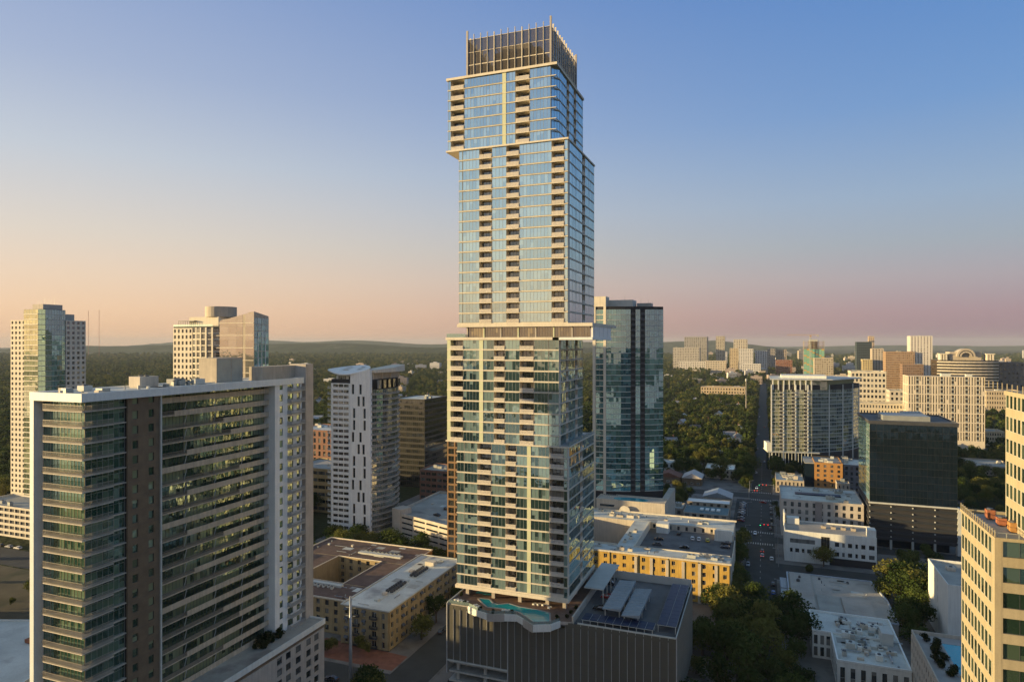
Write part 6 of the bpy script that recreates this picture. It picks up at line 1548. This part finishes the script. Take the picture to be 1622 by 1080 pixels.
glm, whm = cc.mesh('window', CARG), cwh.mesh('wheel', TYRE)
mb = MB(); mb.tube((-.12, 0, 0), (.12, 0, 0), .19, n=10); rimm = mb.mesh('rim', HUB)
lm = MB(); lm.box(-.2, .2, -.03, .03, -.07, .07)
LM = {m_.name: lm.mesh('lamp', m_) for m_ in (TAIL, TAILON, HEAD, HEADON)}
PAINTS = {n: mat('car_' + n, c, rough=.25, var=.02, metal=.1, spec=.6) for n, c in dict(white=(.70, .70, .69), black=(.015, .015, .017), silver=(.38, .39, .40), grey=(.11, .115, .12), red=(.30, .02, .02), blue=(.02, .10, .34), yellow=(.60, .48, .03), dark=(.03, .035, .05)).items()}
BM = {n: (cb.mesh('body', m_), crf.mesh('roof', m_)) for n, m_ in PAINTS.items()}
def car(col, label, x, y, rz, z=0.02, lit=None, group=None):
    t = thing('parked_car' if not lit else 'moving_car', label, 'car', x, y, z, group, rz)
    M = Matrix.Translation((x, y, z)) @ Matrix.Rotation(rz, 4, 'Z')
    add('body', BM[col][0], t, M); add('roof', BM[col][1], t, M); add('window', glm, t, M)
    for sx in (-.78, .78):
        for sy in (-1.4, 1.42): wo = add('wheel', whm, t, M @ Matrix.Translation((sx, sy, .33))); add('rim', rimm, wo, M @ Matrix.Translation((sx, sy, .33)))
        add('tail_lamp', LM[(TAILON if lit == 'tail' else TAIL).name], t, M @ Matrix.Translation((sx * .8, -2.28, .76)))
        add('head_lamp', LM[(HEADON if lit == 'head' else HEAD).name], t, M @ Matrix.Translation((sx * .8, 2.24, .66)))
    return t
PI = math.pi
car('white', 'white car driving down the straight street beside the street trees', -4.6, 399, PI)
car('dark', 'dark car with lit tail lamps waiting in the straight street', -.8, 367, 0, lit='tail')
car('silver', 'silver car with lit tail lamps behind the waiting dark car', -.8, 359, 0, lit='tail')
car('white', 'white car in the kerb lane beside the two braking cars', 3.6, 355, 0)
car('black', 'black car parked by the stained tan roof hall', 3.8, 318, 0); car('blue', 'bright blue car parked by the stained tan roof hall', 3.8, 307, 0)
car('white', 'white car with headlamps on at the far crossing', -5.0, 524, PI, lit='head'); car('red', 'red car crossing in the middle of the straight street', -.6, 478, 1.2)
cols = ['white', 'silver', 'grey', 'silver', 'white', 'dark', 'silver', 'red']
for k in range(8):
    car(cols[k], ['white car at the far end of the angle parking row', 'second car of the angle parking row from its far end', 'grey car third from the far end of the angle parking row', 'fourth car of the angle parking row from its far end', 'white car fifth from the far end of the angle parking row', 'dark car sixth from the far end of the angle parking row', 'silver car second from the near end of the angle parking row', 'red car at the near end of the angle parking row'][k], -13.2, 471 - k * 6.6, 1.0)
for k, (c, y) in enumerate((('black', 470), ('silver', 463), ('dark', 449), ('black', 434), ('grey', 421))): car(c, 'dark or silver car parked along the right kerb by the beige hotel', 4.3, y, 0, group='cars along the right kerb by the hotel')
car('dark', 'dark car at the red signal by the white office', 3.4, 412, 0); car('silver', 'silver car under the street trees by the ochre building', -7.2, 342, PI)
for k, y in enumerate((585, 640, 720, 780, 833, 905, 1032)): car(['white', 'grey', 'silver', 'dark', 'white', 'red', 'white'][k], 'small car far up the straight street between the trees', -6.0 + (k % 2) * 6.5, y, PI * (k % 2), group='cars far up the straight street')
# rooftop cars
for c, l_, x, y, r_ in (('dark', 'dark car by the parapet of the inner parking deck', -47, 321, 1.57), ('grey', 'grey car below the dark one on the inner parking deck', -46.5, 312.5, 1.57), ('black', 'black car in the middle of the inner parking deck', -34, 312, 1.5), ('silver', 'silver car near the golden front wing on the inner parking deck', -35.5, 303.5, 1.5), ('white', 'white pickup in the middle row of the inner parking deck', -32, 327.5, .1), ('white', 'white car next to the white pickup on the inner parking deck', -29, 327.5, .1), ('yellow', 'yellow car beside the white ones on the inner parking deck', -25, 327, .1), ('black', 'black car under the white stair wall of the parking deck', -16.5, 325, 1.57), ('dark', 'dark car second under the white stair wall', -16.5, 319, 1.57), ('black', 'black car in the far corner of the parking deck', -39, 334, 0)):
    car(c, l_, x, y, r_, 13.92)
for c, l_, x, y, r_ in (('black', 'black car on the pale garage roof nearest the ramp', -168, 336, .5), ('white', 'white car on the pale garage roof', -161, 340, 0), ('dark', 'dark car on the pale garage roof right of the white one', -154, 340, 0), ('black', 'black car low on the pale garage roof', -166, 322, 1.2)): car(c, l_, x, y, r_, 14.22)
for c, l_, x, y, r_ in (('dark', 'dark car under the rear end of the walkway roof', -49.5, 222, 1.57), ('red', 'dark red car beside the podium walkway', -46.8, 210, 1.57), ('black', 'black car beside the podium walkway near the front', -47, 200, 1.57), ('grey', 'grey car under the nearer carport roof', -36, 193.5, 0)): car(c, l_, x, y, r_, PZ + .02)
# street cars at lower left
for c, l_, x, y, r_, lit in (('silver', 'silver car parked along the brick plaza far from the corner', -150, 187, 1.57, None), ('black', 'black car parked along the brick plaza', -143, 186.6, 1.57, None), ('white', 'white car parked opposite the brick plaza', -143.5, 178.2, 1.57, None), ('black', 'black car parked opposite the brick plaza behind the white one', -136.5, 178, 1.57, None), ('dark', 'dark car nearest the steel pole opposite the brick plaza', -129.5, 178, 1.57, None), ('black', 'black car with lit lamps waiting at the corner', -121, 180.5, -1.57, 'head'), ('silver', 'silver car parked in the shade beside the podium', -101.5, 214, 0, None), ('white', 'white car parked in the shade farther up beside the podium', -101.5, 226, 0, None), ('grey', 'grey car parked in the shade beside the yellow flats', -112.4, 222, 0, None)): car(c, l_, x, y, r_, lit=lit)
for k in range(7): car(['grey', 'silver', 'black', 'white', 'dark', 'red', 'silver'][k], 'car parked in the shade along the street beside the yellow flats', -112.6 if k % 2 else -101.3, 232 + k * 8.5, 0, group='cars parked beside the yellow flats')
for k in range(3): car(['white', 'silver', 'black'][k], ['white van at the golden garage in the left corner', 'silver car at the golden garage in the left corner', 'black car at the golden garage in the left corner'][k], -366 - k * 7, 233, 1.57)

# ================================================================ poles, signals, masts
P_ = thing('steel_pole', 'tall grey steel transmission pole in the lower left street', 'pole', -117.5, 171, 0)
mb = MB(); mb.tube((-117.5, 171, 0), (-117.5, 171, 31), .62, .34, 12); add('shaft', mb.mesh('shaft', STEEL, True), P_)
mb = MB()
for z in (30, 27.5, 25): mb.tube((-119.2, 171, z), (-115.8, 171, z + .2), .09, n=6)
add('arm', mb.mesh('arm', STEEL), P_)
RED, GREENL = lamp('red_signal', (1, .03, .02), 2), lamp('green_signal', (.05, 1, .35), 1.6)
def signal(x, y, reach, label, col, n=3, group=None):
    s_ = thing('traffic_signal', label, 'traffic signal', x, y, 0, group); d = 1 if reach > 0 else -1
    mb = MB(); mb.tube((x, y, 0), (x, y, 7), .16, .11, 8); add('pole', mb.mesh('pole', STEEL), s_)
    mb = MB(); mb.tube((x, y, 6.2), (x + reach, y, 6.5), .11, .06, 6); add('mast_arm', mb.mesh('mast_arm', STEEL), s_)
    for k in range(n):
        q = x + reach * (.5 + .24 * k)
        hd = pbox('signal_head', s_, DGREY, q - .25, q + .25, y - .2, y + .2, 5.3, 6.4)
        mb = MB(); mb.tube((q, y - .21, 6.1 if col[k] is RED else 5.55), (q, y - .27, 6.1 if col[k] is RED else 5.55), .19, n=10); add('lens', mb.mesh('lens', col[k]), hd)
    return s_
signal(6.4, 398.5, -8.5, 'signal mast with two red lamps and a green one by the white office', [RED, RED, GREENL])
signal(6.6, 510, -10, 'signal mast with red and green lamps by the corner shop', [RED, RED, GREENL])
signal(-9.6, 488, 7, 'signal mast on the left corner of the far crossing', [RED, RED], 2)
for k, (x, y) in enumerate(((6.6, 345), (6.8, 372), (-9.4, 384), (6.6, 430), (6.6, 300), (-9.6, 440), (-9.6, 508.8))):
    s_ = thing('street_lamp', 'thin grey street lamp along the long straight street', 'street lamp', x, y, 0, 'street lamps along the long street')
    mb = MB(); mb.tube((x, y, 0), (x, y, 8.5), .12, .07, 8); add('pole', mb.mesh('pole', STEEL), s_)
    mb = MB(); mb.tube((x, y, 8.4), (x + (-2 if x > 0 else 2), y, 8.8), .05, n=6); add('arm', mb.mesh('arm', STEEL), s_)
    pbox('lamp_head', s_, GREY, x + (-2.6 if x > 0 else 1.9), x + (-1.9 if x > 0 else 2.6), y - .15, y + .15, 8.74, 8.9)
P_ = thing('monopole', 'tall slim grey monopole beside the street among the trees', 'pole', -24, 1010, 0); mb = MB(); mb.tube((-24, 1010, 0), (-24, 1010, 56), .65, .4, 10); add('shaft', mb.mesh('shaft', CONCW), P_)
mb = MB(); mb.tube((-24, 1010, 53), (-24, 1010, 56.5), 1.1, n=10); add('antenna_band', mb.mesh('antenna_band', LGREY), P_)
RW = mat('red_white_paint', (.40, .16, .12))
M_ = thing('lattice_mast', 'red and white lattice mast standing in the trees behind the slab building', 'mast', -520, 480, 0)
mb = MB(); lattice(mb, (-520, 480, 0), (-520, 480, 92), 2.2, 26, .22); add('lattice', mb.mesh('lattice', RW), M_)
for k, (px, top) in enumerate(((140, 492), (157, 491))):
    d_ = 4200; t_ = (px - 811) / FOC; x, y = d_ * (-YS + t_ * YC), d_ * (YC + t_ * YS); z = 108 + (543 - top) * d_ / FOC
    M_ = thing('radio_mast', ['left one of two hair-thin radio masts on the far hills', 'right one of two hair-thin radio masts on the far hills'][k], 'mast', x, y, 0)
    mb = MB(); lattice(mb, (x, y, 0), (x, y, z), .8, 40, .35); add('lattice', mb.mesh('lattice', RW), M_)

# ================================================================ air
hm = bpy.data.materials.new('pale_air'); n, l, out = nodes_of(hm)
pv = n.new('ShaderNodeVolumePrincipled'); pv.inputs['Color'].default_value = (.58, .66, .74, 1); pv.inputs['Density'].default_value = 4.2e-5; pv.inputs['Anisotropy'].default_value = 0.0
l.new(pv.outputs[0], out.inputs['Volume'])
mb = MB(); mb.box(-16500, 16500, -4500, 22500, -1.5, 222); add('haze', mb.mesh('haze', hm), kind='stuff')
